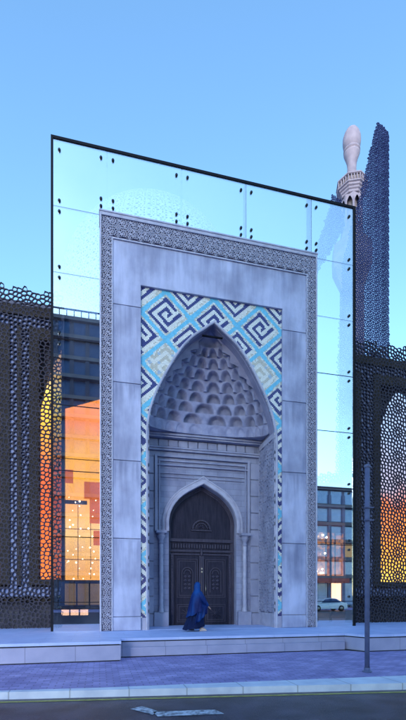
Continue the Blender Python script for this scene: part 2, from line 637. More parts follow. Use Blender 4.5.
def smooth_arch(pts, n=28):
    """Catmull-Rom through the right half, apex to spring"""
    res = []
    P = [(-pts[1][0] * .6, pts[0][1] + .1)] + list(pts) + [(pts[-1][0], pts[-1][1] - .4)]
    for i in range(1, len(P) - 2):
        for k in range(4):
            t = k / 4
            a, b, c, d = P[i - 1], P[i], P[i + 1], P[i + 2]
            res.append(tuple(.5 * (2 * b[q] + (c[q] - a[q]) * t + (2 * a[q] - 5 * b[q] + 4 * c[q] - d[q]) * t * t + (3 * b[q] - a[q] - 3 * c[q] + d[q]) * t ** 3) for q in (0, 1)))
    res.append(pts[-1])
    res[0] = pts[0]
    return res


ARCH = smooth_arch(A_PTS)
DARCH = smooth_arch(D_PTS)


def arch_line(arch, cx, zb, dw=0.0):
    """full outline left foot - apex - right foot, offset outwards by dw"""
    R = [(w_, z_) for w_, z_ in arch]
    R.append((R[-1][0], zb))
    O = []
    for i, (x, z) in enumerate(R):
        a = R[max(i - 1, 0)] if i else (-R[1][0], R[1][1])
        b = R[min(i + 1, len(R) - 1)]
        tx, tz = b[0] - a[0], b[1] - a[1]
        L = math.hypot(tx, tz) or 1
        nx, nz = -tz / L, tx / L
        if i == 0:
            nx, nz = 0, 1
            O.append((0, z + dw * 1.35))
        else:
            O.append((x + nx * dw, z + (nz * dw if i < len(R) - 1 else 0)))
    left = [(cx - x, z) for x, z in reversed(O)]
    return left[:-1] + [(cx + x, z) for x, z in O]


portal = thing('entrance_portal', 'tall pale concrete entrance portal with pointed arch niche and blue mosaic spandrels', 'portal', (CX, 0, PZ))

# concrete frame in cast blocks with open joints
cf = MB()
zj = [.5, .95, 3.47, 5.98, 8.48, 10.97]
def blocks(x0, x1):
    for a, b in zip(zj, zj[1:]):
        cf.box(x0, x1, .03, .45, a + .008, b - .008)
blocks(.40, 1.30)
blocks(6.24, 7.15)
cf.prism([(.40, 10.978), (1.30, 10.978), (1.30, 11.70), (6.24, 11.70), (6.24, 10.978), (7.15, 10.978), (7.15, 13.06), (.40, 13.06)], .03, .45)
cf.build('concrete_frame', 'concrete', portal, bevel=.012)
core = MB()
core.box(.02, 1.28, .12, 2.5, .5, 13.7)
core.box(6.26, 7.53, .12, 2.5, .5, 13.7)
core.box(1.285, 6.255, .46, 2.5, 11.72, 13.69)
core.build('portal_core', 'concrete', portal)
# outer rim
rm = MB()
rm.box(0, .055, -.03, .118, .5, 13.8)
rm.box(7.495, 7.55, -.03, .118, .5, 13.8)
rm.box(.057, 7.493, -.03, .118, 13.70, 13.8)
rm.box(.365, .41, -.01, .028, .5, 13.02)
rm.box(7.14, 7.185, -.01, .028, .5, 13.02)
rm.box(.365, 7.185, -.012, .026, 13.02, 13.065)
rm.box(-.02, 7.57, -.05, 2.52, 13.802, 13.85)
rm.build('outer_rim', 'rim', portal, bevel=.006)
# fretwork border
T = .36
star_s = tile_cells(T, star_tile(T, 10))
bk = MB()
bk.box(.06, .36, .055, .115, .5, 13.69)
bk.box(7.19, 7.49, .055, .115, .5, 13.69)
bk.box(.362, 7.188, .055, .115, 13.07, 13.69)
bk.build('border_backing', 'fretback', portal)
fb = fret(star_s, T, .05, .37, .5, 13.1, lambda x, y: True, .008, .05, XZ(.004), (.21, .1))
fret(star_s, T, 7.18, 7.5, .5, 13.1, lambda x, y: True, .008, .05, XZ(.004), (.21, .1), fb)
fret(star_s, T, .05, 7.5, 13.1, 13.7, lambda x, y: True, .008, .05, XZ(.004), (.21, .1), fb)
fb.build('fretwork_border', 'fretstone', portal, fix=False)

# mosaic of small glazed bricks
def mosaic():
    KS = [["########", "#......#", "#.####.#", "#.#..#.#", "#.#.##.#", "#.#.....", "#.######", "#......."],
          ["######.#", "#....#.#", "#.##.#.#", "#.#..#.#", "#.####.#", "#......#", "########", "........"],
          ["#.######", "#......#", "######.#", "#....#.#", "#.##.#.#", "#.#....#", "#.######", "#......."],
          ["########", ".......#", "######.#", "#....#.#", "#.##.#.#", "#.##...#", "#.######", "#......."]]
    C = {'cy': (.13, .53, .76), 'be': (.52, .50, .42), 'cr': (.72, .73, .69), 'na': (.012, .018, .17), 'lg': (.34, .46, .60), 'bk': (.03, .03, .05)}
    x0, x1, ztop, zbot = 1.302, 6.238, 11.70, .9
    nc = 108
    bw = (x1 - x0) / nc
    bh = .042
    nr = int((ztop - zbot) / bh)
    vs, fs, cs = [], [], []
    rnd = random.Random(3)
    for r in range(nr):
        z1 = ztop - r * bh
        z0 = z1 - bh
        zc = (z0 + z1) / 2
        hw = arch_hw(A_PTS, zc)
        for c in range(nc):
            xa = x0 + c * bw + (bw / 2 if r % 2 else 0) - (bw / 2 if c and r % 2 else bw / 2 if r % 2 else 0)
            xb = xa + bw
            xc = (xa + xb) / 2
            if abs(xc - CX) < hw - .03:
                continue
            u = (xc - CX) / .823
            v = (ztop - zc) / .80
            a, b = (u + v) / 2, (u - v) / 2
            ia, ib = math.floor(a), math.floor(b)
            p, q = a - ia, b - ib
            k = min(p, q, 1 - p, 1 - q)
            i, j = min(7, max(0, int((p - .125) / .75 * 8))), min(7, max(0, int((q - .125) / .75 * 8)))
            pale = (ia - ib == 3 and abs(ia + ib + 1) == 2)
            if k < .06:
                t = 'cy'
            elif k < .125:
                t = 'be' if rnd.random() < .4 else 'cr'
            else:
                K = KS[(ia * 3 + ib * 5 + 1) % 4]
                t = 'na' if K[i][j] == '#' else 'cr'
                if pale:
                    t = 'be' if t == 'na' and (i * 3 + j) % 4 else ('lg' if t == 'na' else 'cr')
            g = .0025
            rr = .88 + .2 * rnd.random()
            cc = tuple(min(1, x * rr) for x in C[t])
            n = len(vs)
            dy = rnd.random() * .004
            vs += [(xa + g, .115 - dy, z0 + g), (xb - g, .115 - dy, z0 + g), (xb - g, .115 - dy, z1 - g), (xa + g, .115 - dy, z1 - g)]
            fs.append((n, n + 1, n + 2, n + 3))
            cs += [(*cc, 1)] * 4
    me = bpy.data.meshes.new('mosaic')
    me.from_pydata(vs, [], fs)
    ca = me.color_attributes.new('tile', 'FLOAT_COLOR', 'CORNER')
    for i, c in enumerate(cs):
        ca.data[i].color = c
    m = mat('glazed_tile', (.5, .5, .5), .3, spec=.5)
    n_, l_ = m.node_tree.nodes, m.node_tree.links
    at = n_.new('ShaderNodeAttribute')
    at.attribute_name = 'tile'
    l_.new(at.outputs[0], n_['Principled BSDF'].inputs['Base Color'])
    me.materials.append(m)
    o = bpy.data.objects.new('mosaic', me)
    col.objects.link(o)
    o.parent = portal
    o.matrix_parent_inverse = Matrix.Translation(-Vector((CX, 0, PZ)))
mosaic()

# wall the mosaic is bedded on (with the arch cut out), and the arch intrados
def arch_wall(mb, arch, cx, x0, x1, ztop, zb, y, rev=False):
    L = arch_line(arch, cx, zb)
    n = len(L)
    vs = [(x, y, z) for x, z in L]
    def outp(i, x, z):
        if i == 0 or i == n - 1:
            return (x0 if x < cx else x1, y, zb)
        dxx = x - cx
        return None
    o = []
    mid = n // 2
    for i, (x, z) in enumerate(L):
        if i < mid:
            o.append((x0, y, z))
        elif i > mid:
            o.append((x1, y, z))
        else:
            o.append((cx, y, ztop))
    fs = []
    V = vs + o + [(x0, y, ztop), (x1, y, ztop)]
    for i in range(n - 1):
        if i + 1 == mid:
            fs.append((i, i + 1, n + i + 1, 2 * n, n + i))
        elif i == mid:
            fs.append((i, i + 1, n + i + 1, 2 * n + 1, n + i))
        else:
            fs.append((i, i + 1, n + i + 1, n + i))
    mb.add(V, fs)
    return mb


aw = arch_wall(MB(), ARCH, CX, 1.29, 6.25, 11.72, .5, .125)
aw.build('mosaic_bed', 'rim', portal)


def arch_band(mb, arch, cx, zb, secs):
    """sweep of a cross section [(offset outwards, y)] along the arch"""
    rows = []
    for dw, y in secs:
        rows.append([(x, y, z) for x, z in arch_line(arch, cx, zb, dw)])
    n = len(rows[0])
    vs = [p for r in rows for p in r]
    fs = [(j * n + i, j * n + i + 1, (j + 1) * n + i + 1, (j + 1) * n + i) for j in range(len(rows) - 1) for i in range(n - 1)]
    mb.add(vs, fs)
    return mb


arch_band(MB(), ARCH, CX, .5, [(.035, .12), (.035, .075), (0, .07), (-.03, .085), (-.035, .13)]).build('arch_moulding', 'rim', portal)
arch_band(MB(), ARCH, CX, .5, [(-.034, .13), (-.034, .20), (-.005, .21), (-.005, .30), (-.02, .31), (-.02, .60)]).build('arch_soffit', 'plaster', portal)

# niche walls
XL, XR, YB = 1.525, 6.025, 1.70
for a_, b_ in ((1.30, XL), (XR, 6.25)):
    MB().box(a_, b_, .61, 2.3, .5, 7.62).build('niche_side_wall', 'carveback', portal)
star_m = tile_cells(.76, star_tile(.76, 8))
sp = MB()
fret(star_m, .76, .16, 1.62, 1.0, 7.2, lambda a, b: True, .022, .045, lambda u, v, t: (XR - .047 + t, u, v), (.13, .1), sp)
sp.build('carved_side_panel', 'stone', portal, fix=False)
sp = MB()
fret(star_m, .76, .16, 1.62, 1.0, 7.2, lambda a, b: True, .022, .045, lambda u, v, t: (XL + .047 - t, u, v), (.13, .1), sp)
sp.build('carved_side_panel', 'stone', portal, fix=False)
for X, s in ((XR, -1), (XL, 1)):
    fm = MB()
    a, b = sorted((X, X + s * .05))
    fm.box(a, b, .13, .17, .5, 7.4)
    fm.box(a, b, 1.62, 1.69, .5, 7.4)
    fm.box(a, b, .17, 1.62, .5, 1.0)
    fm.box(a, b, .17, 1.62, 7.2, 7.4)
    fm.build('side_panel_frame', 'rim', portal, bevel=.005)

# back wall with the door arch cut out
bw_ = arch_wall(MB(), DARCH, CX, XL, XR, 7.62, .5, YB)
bw_.build('niche_back_wall', 'stoneb', portal)
# friezes above the door
cn = MB()
cn.box(XL, XR, 1.40, YB, 7.44, 7.52)
cn.box(XL, XR, 1.46, YB, 7.38, 7.44)
cn.box(XL, XR, 1.56, YB, 7.02, 7.08)
cn.box(XL, XR, 1.60, YB, 6.94, 7.02)
for i in range(11):                     # row of square blocks between the two mouldings
    x = XL + .2 + i * .372
    cn.box(x, x + .33, 1.645, YB - .001, 7.11, 7.35)
cn.build('cornice', 'stone', portal, bevel=.008)
# rectangular frame round the door arch
fr = MB()
zt = 6.78
for x0, x1, y0 in ((1.95, 2.04, 1.60), (2.10, 2.14, 1.64)):
    fr.box(x0, x1, y0, YB - .001, 3.98, zt - (x0 - 1.95))
    fr.box(2 * CX - x1, 2 * CX - x0, y0, YB - .001, 3.98, zt - (x0 - 1.95))
    fr.box(x1, 2 * CX - x1, y0, YB - .001, zt - (x0 - 1.95) - .07, zt - (x0 - 1.95))
fr.box(1.96, 2 * CX - 1.96, 1.615, YB - .001, 6.40, 6.44)
fr.box(2.16, 2 * CX - 2.16, 1.655, YB - .001, 6.12, 6.15)
fr.box(2.16, 2 * CX - 2.16, 1.655, YB - .001, 5.98, 6.01)
for s in (-1, 1):
    for k in range(9):                 # stacked blocks of the outer pilasters
        a, b = sorted((CX + s * 1.86, CX + s * 2.2))
        fr.box(a, b, 1.66, YB - .001, .98 + k * .64, .98 + k * .64 + .60)
fr.build('door_surround', 'stone', portal, bevel=.008)
arch_band(MB(), DARCH, CX, 4.0, [(.24, 1.699), (.24, 1.655), (.20, 1.65), (.19, 1.67), (.12, 1.67), (.11, 1.60), (.02, 1.585), (.0, 1.60), (-.01, 1.70)]).build('door_arch_moulding', 'rim', portal)
arch_band(MB(), DARCH, CX, .5, [(0, 1.70), (0, 2.06)]).build('door_reveal', 'stone', portal)
fl = MB()
fl.box(XL, XR, .1, 2.3, .494, .506)
fl.build('niche_floor', 'plat', portal)
for s in (-1, 1):
    pl = MB()
    a, b = sorted((CX + s * 1.33, CX + s * 1.86))
    pl.box(a, b, 1.52, YB - .001, .506, 1.02)
    a, b = sorted((CX + s * 1.87, CX + s * 2.24))
    pl.box(a, b, 1.58, YB - .001, .506, .95)
    pl.build('plinth', 'stone', portal, bevel=.01)
for s in (-1, 1):
    cx = CX + s * 1.60
    c = MB()
    prof = [(.105, 1.02), (.11, 1.06), (.085, 1.09), (.10, 1.13), (.078, 1.17)]
    k = 12
    for i in range(k + 1):
        z = 1.2 + i * (3.50 - 1.2) / k
        prof += [(.074, z), (.084, z + .05)] if i < k else [(.074, z)]
    c.lathe(cx, 1.58, prof, 16)
    co = c.build('colonnette', 'rim', portal)
    cp = MB()
    cp.lathe(cx, 1.58, [(.074, 3.50), (.10, 3.53), (.10, 3.57), (.075, 3.60), (.08, 3.66), (.15, 3.78), (.15, 3.82), (.12, 3.84), (.17, 3.90)], 16)
    cp.box(cx - .19, cx + .19, 1.40, 1.699, 3.90, 3.99)
    cp.build('capital', 'stone', co)

# muqarnas half dome
def muqarnas():
    mb = MB()
    y0 = .60
    Z = [7.52, 7.93, 8.33, 8.73, 9.12, 9.49, 9.84, 10.17, 10.45]
    A = [2.26, 2.21, 2.04, 1.84, 1.60, 1.33, 1.03, .72, .42]
    N = [14, 9, 9, 9, 8, 7, 6, 5]
    depth = lambda a: min(.80, a * .52)
    def pt(ra, rb, tt, ex):
        an = pi * tt
        c_, s_ = cos(an), sin(an)
        return (CX - ra * math.copysign(abs(c_) ** ex, c_), y0 + rb * abs(s_) ** ex)
    for k in range(len(Z) - 1):
        a0 = A[k]
        a1 = A[k + 1]
        ex = .80 + .20 * min(1, k / 5)
        b0, b1 = depth(a0), depth(a1)
        dp = .05 if k == 0 else .32
        n = N[k]
        half = .5 if k % 2 else 0
        su, sv = 14, 12
        K = []
        for c in range(-1, n + 1):
            for i in range(su):
                lx = i / su * 2 - 1
                tt = (c + half + (lx + 1) / 2) / n
                if -.0001 <= tt <= 1.0001:
                    K.append((tt, lx))
        K.append((1.0, -1 if not half else 0))
        vs = []
        for j in range(sv + 1):
            t = j / sv
            for tt, lx in K:
                wv = .78 * (max(0, 1 - (t / .88) ** 3)) ** .5 if t < .88 else 0
                q = 0
                if wv > 0 and abs(lx) < wv:
                    q = min(1, (1 - (abs(lx) / wv) ** 2) * 2.2) ** .8 * (1 - .3 * (t / .88) ** 2)
                lean = (a0 - a1) * (1 - t) * .35
                ra = a1 + lean + q * dp
                rb = b1 + lean * .5 + q * dp * .8
                x, y = pt(ra, rb, tt, ex)
                vs.append((x, min(y, 1.71), Z[k] + (Z[k + 1] - Z[k]) * t))
        m_ = len(K)
        mb.add(vs, [(j * m_ + i, j * m_ + i + 1, (j + 1) * m_ + i + 1, (j + 1) * m_ + i) for j in range(sv) for i in range(m_ - 1)], True)
        # scalloped underside: from this tier's foot out to the tier below
        if k:
            vs = []
            for tt, lx in K:
                q = min(1, max(0, (1 - (abs(lx) / .78) ** 2)) * 2.2) ** .8 if abs(lx) < .78 else 0
                lean = (a0 - a1) * .35
                x, y = pt(a1 + lean + q * dp, b1 + lean * .5 + q * dp * .8, tt, ex)
                vs.append((x, min(y, 1.71), Z[k]))
            ex0 = .80 + .20 * min(1, (k - 1) / 5)
            for tt, lx in K:
                x, y = pt(a0 + .32, b0 + .28, tt, ex0)
                vs.append((x, min(y, 1.712), Z[k] + .002))
            mb.add(vs, [(i, i + 1, m_ + i + 1, m_ + i) for i in range(m_ - 1)])
    sl_ = MB()
    vs = []
    for i in range(61):
        vs.append((*pt(A[0] - .04, depth(A[0]) - .05, i / 60, .80), 7.53))
    for i in range(61):
        x, y = pt(4, 4, i / 60, .80)
        vs.append((min(max(x, XL - .2), XR + .2), min(y, 1.75), 7.532))
    sl_.add(vs, [(i, i + 1, 62 + i, 61 + i) for i in range(60)])
    sl_.build('vault_spring_slab', 'stone', portal)
    # closing hood above the last tier
    prof = [(.50, 10.44), (.46, 10.6), (.3, 10.75), (.12, 10.86), (0.001, 10.9)]
    mb.lathe(CX, y0, prof, 20, 0, pi, True, 1, .62)
    mb.build('muqarnas_vault', 'muq', portal, fix=False)
    # fill between the round vault and the rectangular niche, and the slot of shadow in the apex
    f = MB()
    f.box(XL - .2, XR + .2, 1.76, 2.3, 7.625, 11.7)
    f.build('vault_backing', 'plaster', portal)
    # front lunette ring: closes the vault against the arch soffit
    L = arch_line(ARCH, CX, 7.3, .0)
    ins = []
    for x, z in L:
        s_ = 1 if x > CX else -1
        av = 0
        for q in range(len(Z) - 1):
            if Z[q] <= z <= Z[q + 1]:
                t = (z - Z[q]) / (Z[q + 1] - Z[q])
                av = A[q + 1] + .0 * t
        if z < Z[0]:
            av = A[0]
        if z > Z[-1]:
            av = max(0, .44 * (10.9 - z) / .44)
        ins.append((CX + s_ * min(av, abs(x - CX)), z))
    n = len(L)
    f = MB()
    f.add([(x, .598, z) for x, z in L] + [(x, .598, z) for x, z in ins], [(i, i + 1, n + i + 1, n + i) for i in range(n - 1)])
    f.build('vault_front_ring', 'plaster', portal)
    f = MB()
    f.box(CX - .36, CX + .36, .30, .36, 10.52, 10.56)  # black bar drawn as the shadow gap between arch and vault
    f.build('apex_shadow_bar', 'black', portal)
muqarnas()

# door: part of the portal, with its own pieces
YD = 2.02
def door():
    L = arch_line(DARCH, CX, .506)
    d = MB()
    d.prism(L, YD, YD + .08)
    dr = d.build('door', 'door', portal)
    t = MB()
    arch_band(t, DARCH, CX, .506, [(0.0, YD - .001), (0.0, YD - .05), (-.07, YD - .05), (-.09, YD - .02), (-.13, YD - .02), (-.14, YD - .001)])
    t.box(CX - 1.24, CX + 1.24, YD - .07, YD, 3.66, 3.78)
    t.box(CX - 1.24, CX + 1.24, YD - .05, YD, 3.28, 3.36)
    t.box(CX - 1.24, CX + 1.24, YD - .05, YD, 3.16, 3.22)
    for i in range(22):
        x = CX - 1.12 + i * .1025
        t.box(x, x + .06, YD - .045, YD, 3.43, 3.58)
    t.build('door_frame', 'door2', dr, bevel=.006)
    r = MB()
    for k, (ra, wd) in enumerate(((.36, .05), (.24, .03))):
        n = 22
        vs = []
        for rr, y in ((ra, YD), (ra, YD - .05), (ra - wd, YD - .05), (ra - wd, YD)):
            vs += [(CX + rr * cos(pi * i / n), y, 4.16 + rr * sin(pi * i / n)) for i in range(n + 1)]
        r.add(vs, [(j * (n + 1) + i, j * (n + 1) + i + 1, (j + 1) * (n + 1) + i + 1, (j + 1) * (n + 1) + i) for j in range(3) for i in range(n)])
    for i in range(9):
        a = pi * (i + .5) / 9
        r.tube([(CX + .06 * cos(a), YD - .02, 4.17 + .06 * sin(a)), (CX + .21 * cos(a), YD - .02, 4.17 + .21 * sin(a))], .014, 6)
        r.tube([(CX + .27 * cos(a), YD - .02, 4.17 + .27 * sin(a)), (CX + .31 * cos(a), YD - .02, 4.17 + .31 * sin(a))], .018, 6)
    r.box(CX - .4, CX + .4, YD - .05, YD, 4.09, 4.14)
    r.build('tympanum_rosette', 'door2', dr)
    for s in (-1, 1):
        a, b = (CX - 1.0, CX - .10) if s < 0 else (CX + .10, CX + 1.0)
        lf = MB()
        lf.box(a, b, YD - .03, YD, .52, 3.14)
        leaf = lf.build('door_leaf', 'door', dr, bevel=.004)
        p = MB()
        for z0, z1 in ((1.55, 3.02), (.62, 1.30)):
            for dd, y in ((0.05, YD - .06), (.12, YD - .045)):
                x0, x1, zz0, zz1 = a + dd, b - dd, z0 + dd - .05, z1 - dd + .05
                p.box(x0, x1, y, YD - .02, zz0, zz0 + .03)
                p.box(x0, x1, y, YD - .02, zz1 - .03, zz1)
                p.box(x0, x0 + .03, y, YD - .02, zz0 + .03, zz1 - .03)
                p.box(x1 - .03, x1, y, YD - .02, zz0 + .03, zz1 - .03)
        m = (a + b) / 2
        n = 14
        for rr in (.23, .15):
            vs = []
            for q, y in ((rr, YD - .03), (rr, YD - .07), (rr - .035, YD - .07), (rr - .035, YD - .03)):
                vs += [(m + q * cos(pi * i / n), y, 2.45 + q * 1.15 * sin(pi * i / n)) for i in range(n + 1)]
            p.add(vs, [(j * (n + 1) + i, j * (n + 1) + i + 1, (j + 1) * (n + 1) + i + 1, (j + 1) * (n + 1) + i) for j in range(3) for i in range(n)])
        p.box(m - .23, m - .195, YD - .065, YD - .03, 1.75, 2.45)
        p.box(m + .195, m + .23, YD - .065, YD - .03, 1.75, 2.45)
        for i in range(4):
            for j in range(2):
                p.add([(m + .07 * (1 if k in (1,) else -1 if k == 3 else 0) + (j - .5) * .16, YD - .06 if 1 else 0, 1.90 + i * .15 + .06 * (1 if k == 0 else -1 if k == 2 else 0)) for k in range(4)] +
                      [(m + (j - .5) * .16, YD - .085, 1.90 + i * .15)], [(0, 1, 4), (1, 2, 4), (2, 3, 4), (3, 0, 4)])
        for i in range(5):
            a_ = 2 * pi * i / 10
            p.tube([(m - .24 * cos(a_), YD - .04, .96 - .22 * sin(a_)), (m + .24 * cos(a_), YD - .04, .96 + .22 * sin(a_))], .012, 5)
        p.build('door_panel', 'door2', leaf)
        h = MB()
        hx = CX + s * .16
        h.tube([(hx, YD - .03, 2.05), (hx, YD - .09, 2.04), (hx, YD - .10, 1.85), (hx, YD - .09, 1.67), (hx, YD - .03, 1.66)], .014, 8)
        h.build('door_handle', 'brass', leaf)
        st = MB()
        for i in range(26):
            z = .62 + i * .098
            xx = CX + s * 1.13
            st.lathe(xx, 0, [], 3) if False else st.add([(xx - .02, YD - .055, z - .02), (xx + .02, YD - .055, z - .02), (xx + .02, YD - .055, z + .02), (xx - .02, YD - .055, z + .02), (xx, YD - .085, z)],
                                                        [(0, 1, 4), (1, 2, 4), (2, 3, 4), (3, 0, 4)])
        st.box(CX + s * 1.13 - .05, CX + s * 1.13 + .05, YD - .055, YD, .52, 3.16)
        st.build('studded_jamb', 'brass' if 0 else 'door2', dr)
    c = MB()
    c.box(CX - .095, CX + .095, YD - .07, YD, .52, 3.14)
    c.tube([(CX, YD - .08, .6), (CX, YD - .08, 3.05)], .035, 8)
    c.build('centre_post', 'door2', dr, bevel=.006)
    e = MB()
    e.lathe(CX, YD - .06, [(.0, 3.12), (.05, 3.14), (.06, 3.2), (.045, 3.27), (.055, 3.32), (.02, 3.4), (0, 3.42)], 10)
    e.build('post_finial', 'door2', dr)
    for z in (2.50, 2.62):
        MB().box(CX - .03, CX + .03, YD - .12, YD - .09, z, z + .06).build('lock_plate', 'brass', dr)
door()

# ================================================================== glass screen
GX0, GX1, GZ, GY = -1.46, 9.23, 16.06, .30
gs = thing('glass_screen', 'tall clear glass wall in a thin black frame around the concrete portal', 'glass wall', (CX, GY, PZ))
f = MB()
f.box(GX0 - .035, GX0 + .035, GY - .035, GY + .03, .44, GZ)
f.build('frame_post', 'black', gs)
f = MB()
f.box(GX1 - .05, GX1 + .05, GY - .035, GY + .03, .44, GZ)
f.build('frame_post', 'black', gs)
f = MB()
f.box(GX0 - .035, GX1 + .05, GY - .035, GY + .03, GZ, GZ + .085)
f.build('top_rail', 'black', gs)
VX = [.23, 2.70, 4.98, 7.48]
HZ = [.50, 1.42, 3.50, 5.60, 7.68, 9.78, 11.86, 13.95, 16.06]
VS = [GX0 + .035] + VX + [GX1 - .05]
for i in range(5):
    for j in range(8):
        x0, x1, z0, z1 = VS[i], VS[i + 1], HZ[j], HZ[j + 1]
        if 1 <= i <= 3 and z1 < 13.9:
            continue
        a, b = x0 + .006, x1 - .006
        if i == 0:
            b = min(b, -.006) if z1 < 13.9 else b
        if i == 4:
            a = max(a, 7.556) if z1 < 13.9 else a
        z0 = z0 + (.004 if j else 0)
        if i in (1, 2, 3):
            z0 = max(z0, 13.86)
        f = MB()
        f.box(a, b, GY - .008, GY + .008, z0, z1 - .004)
        f.build('glass_pane', 'glass', gs)
for i, x in enumerate(VX):
    f = MB()
    if i == 3:
        f.box(x - .035, x + .035, GY + .012, GY + .16, 13.86, GZ)
        f.build('glass_fin', 'black', gs)
        f = MB()
        f.box(x - .16, x - .04, GY + .03, GY + .06, 13.86, GZ)
        f.build('glass_fin', 'fin', gs)
    elif i == 2:
        f.box(x - .03, x + .03, GY + .012, GY + .20, 13.86, GZ)
        f.build('glass_fin', 'fin', gs)
    else:
        f.box(x - .012, x + .012, GY + .012, GY + .25, 13.86, GZ)
        f.build('glass_fin', 'glass', gs)
for side in (0, 1):                # dark sealant joints
    x0, x1 = ((GX0 + .04, -.01), (7.56, GX1 - .05))[side]
    for z in HZ[1:-1]:
        f = MB()
        if z < 10:
            f.box(x0, x1, GY - .012, GY + .012, z - .012, z + .010)
        else:
            f.box(x0, x1, GY - .006, GY + .009, z - .006, z + .006)
        f.build('sealant_joint', 'black', gs)
bolt0 = MB()
bolt0.tube([(0, .02, 0), (0, -.03, 0)], .046, 12)
bolt0.tube([(0, -.03, 0), (0, -.05, 0)], .035, 10)
bme = bolt0.build('fixing_bolt', 'bolt', gs)
BP = []
for z in HZ[1:-1]:
    for dz in (-.17, .17):
        BP.append((GX0 + .22, z + dz))
        BP.append((GX1 - .22, z + dz))
BP += [(GX0 + .22, 15.72), (GX1 - .22, 15.72)]
for x in VX:
    for dxx in (-.19, .19):
        BP += [(x + dxx, 15.78), (x + dxx, 14.46), (x + dxx, 14.22)]
for i, (x, z) in enumerate(BP):
    o = bme if i == 0 else bme.copy()
    if i:
        col.objects.link(o)
        o.parent = gs
    o.matrix_parent_inverse = Matrix.Translation(-Vector((CX, GY, PZ)))
    o.location = (x, GY - .012, z)
for x in (0, 7.5):
    MB().box(x, x + .06, GY + .02, GY + .05, 13.85, 13.95).build('glass_clamp', 'black', gs)

# ================================================================== perforated screens either side
T = 1.02
star_l = tile_cells(T, rosette_tile(T, .128))
M['glowL'] = glow('warm_window_light_left', [(0, (1, .22, .05)), (.35, (.85, .13, .04)), (.6, (.75, .14, .06)), (.8, (1, .55, .08)), (.92, (1, .75, .18)), (1, (.9, .5, .3))], .50, 2, 2.2, 9.2, .25, .8)
M['glowR'] = glow('warm_and_sky_glow_right', [(0, (1, .62, .12)), (.12, (1, .48, .08)), (.30, (1, .30, .06)), (.48, (.75, .20, .08)), (.62, (.42, .40, .55)), (1, (.35, .5, .8))], .50, 2, 2.2, 9.0, .3, 1.0)  # warm room light below; the blue upper stops glow in place of skylight


def screen(label, x0, x1, wins, bands, glowm, offu, wz=(2.2, 10.5), side=1):
    t = thing('perforated_screen', label, 'screen', ((x0 + x1) / 2, 1.8, PZ), 'perforated screens flanking the portal')
    Y = 1.80
    def inw(x, z):
        return any(a < x < b for a, b in wins)
    edge = lambda x: 12.16 + .06 * sin(x * 7) + .05 * sin(x * 17)
    fr_ = fret(star_l, T, x0, x1, .5, 12.4, lambda x, z: z < edge(x), .0135, .06, XZ(Y), (offu, .40))
    fr_.build('lattice', 'lattice', t, fix=False)
    b = MB()
    # backing stops short of the open crest; windows are left open
    xsz = sorted(set([x0 + .02, x1 - .02] + [q for w_ in wins for q in w_ if x0 < q < x1]))
    for a, c in zip(xsz, xsz[1:]):
        m_ = (a + c) / 2
        if inw(m_, 0):
            b.box(a, c, Y + .35, Y + .45, .5, wz[0])
            b.box(a, c, Y + .35, Y + .45, wz[1], 11.62)
        else:
            b.box(a, c, Y + .35, Y + .45, .5, 11.62)
    b.build('backing_wall', 'back', t)
    s_ = MB()
    o_ = MB()
    for a, c, kind in bands:
        (s_ if kind == 's' else o_).box(a, c, Y + (.074 if kind == 's' else .012), Y + (.14 if kind == 's' else .066), (1.66 if kind == 's' else 2.0), (11.2 if kind == 's' else 10.9))
    s_.box(x0 + .02, x1 - .02, Y + .076, Y + .138, 1.60, 1.92)
    s_.box(x0 + .02, x1 - .02, Y + .076, Y + .138, 10.95, 11.25)
    s_.build('pale_strip', 'strip', t)
    for a, c in wins:                       # sill, head and pointed spandrels of each window
        o_.box(max(a, x0), min(c, x1), Y + .014, Y + .064, 2.0, wz[0])
        o_.box(max(a, x0), min(c, x1), Y + .0135, Y + .0645, wz[1] + .01, 10.9)
    o_.box(x0, x1, Y + .011, Y + .067, 11.28, 11.60)
    o_.box(x0, x1, Y + .075, Y + .12, 1.42, 1.58)
    o_.build('bronze_frame', 'olive', t)
    for a, c in wins:
        m_ = (a + c) / 2
        hw = (c - a) / 2
        pts = [(a, wz[0]), (c, wz[0]), (c, wz[1] - 2.3)]
        k = 10
        for i in range(1, k):
            q = i / k
            pts.append((m_ + hw * (1 - q) ** .75 if q < 1 else m_, wz[1] - 2.3 + 2.3 * (1 - (1 - q) ** 1.35)))
        pts.append((m_, wz[1]))
        full = pts + [(2 * m_ - x, z) for x, z in reversed(pts[2:-1])]
        g = MB()
        full = [(min(max(x, x0 + .03), x1 - .03), z) for x, z in full]
        g.prism(full, Y + .50, Y + .52)
        g.build('lit_window', glowm, t)
        sp_ = MB()                           # dark spandrels closing the corners above the pointed head
        R = pts[2:]
        for sg in (1, -1):
            ln = [(m_ + sg * (x - m_), z) for x, z in R]
            corner = (m_ + sg * hw, wz[1] + .005)
            ln = [(min(max(x, x0 + .03), x1 - .03), z) for x, z in ln]
            sp_.prism([(min(max(corner[0], x0 + .03), x1 - .03), corner[1])] + ln, Y + .36, Y + .44)
        sp_.build('window_spandrel', 'back', t)
    return t


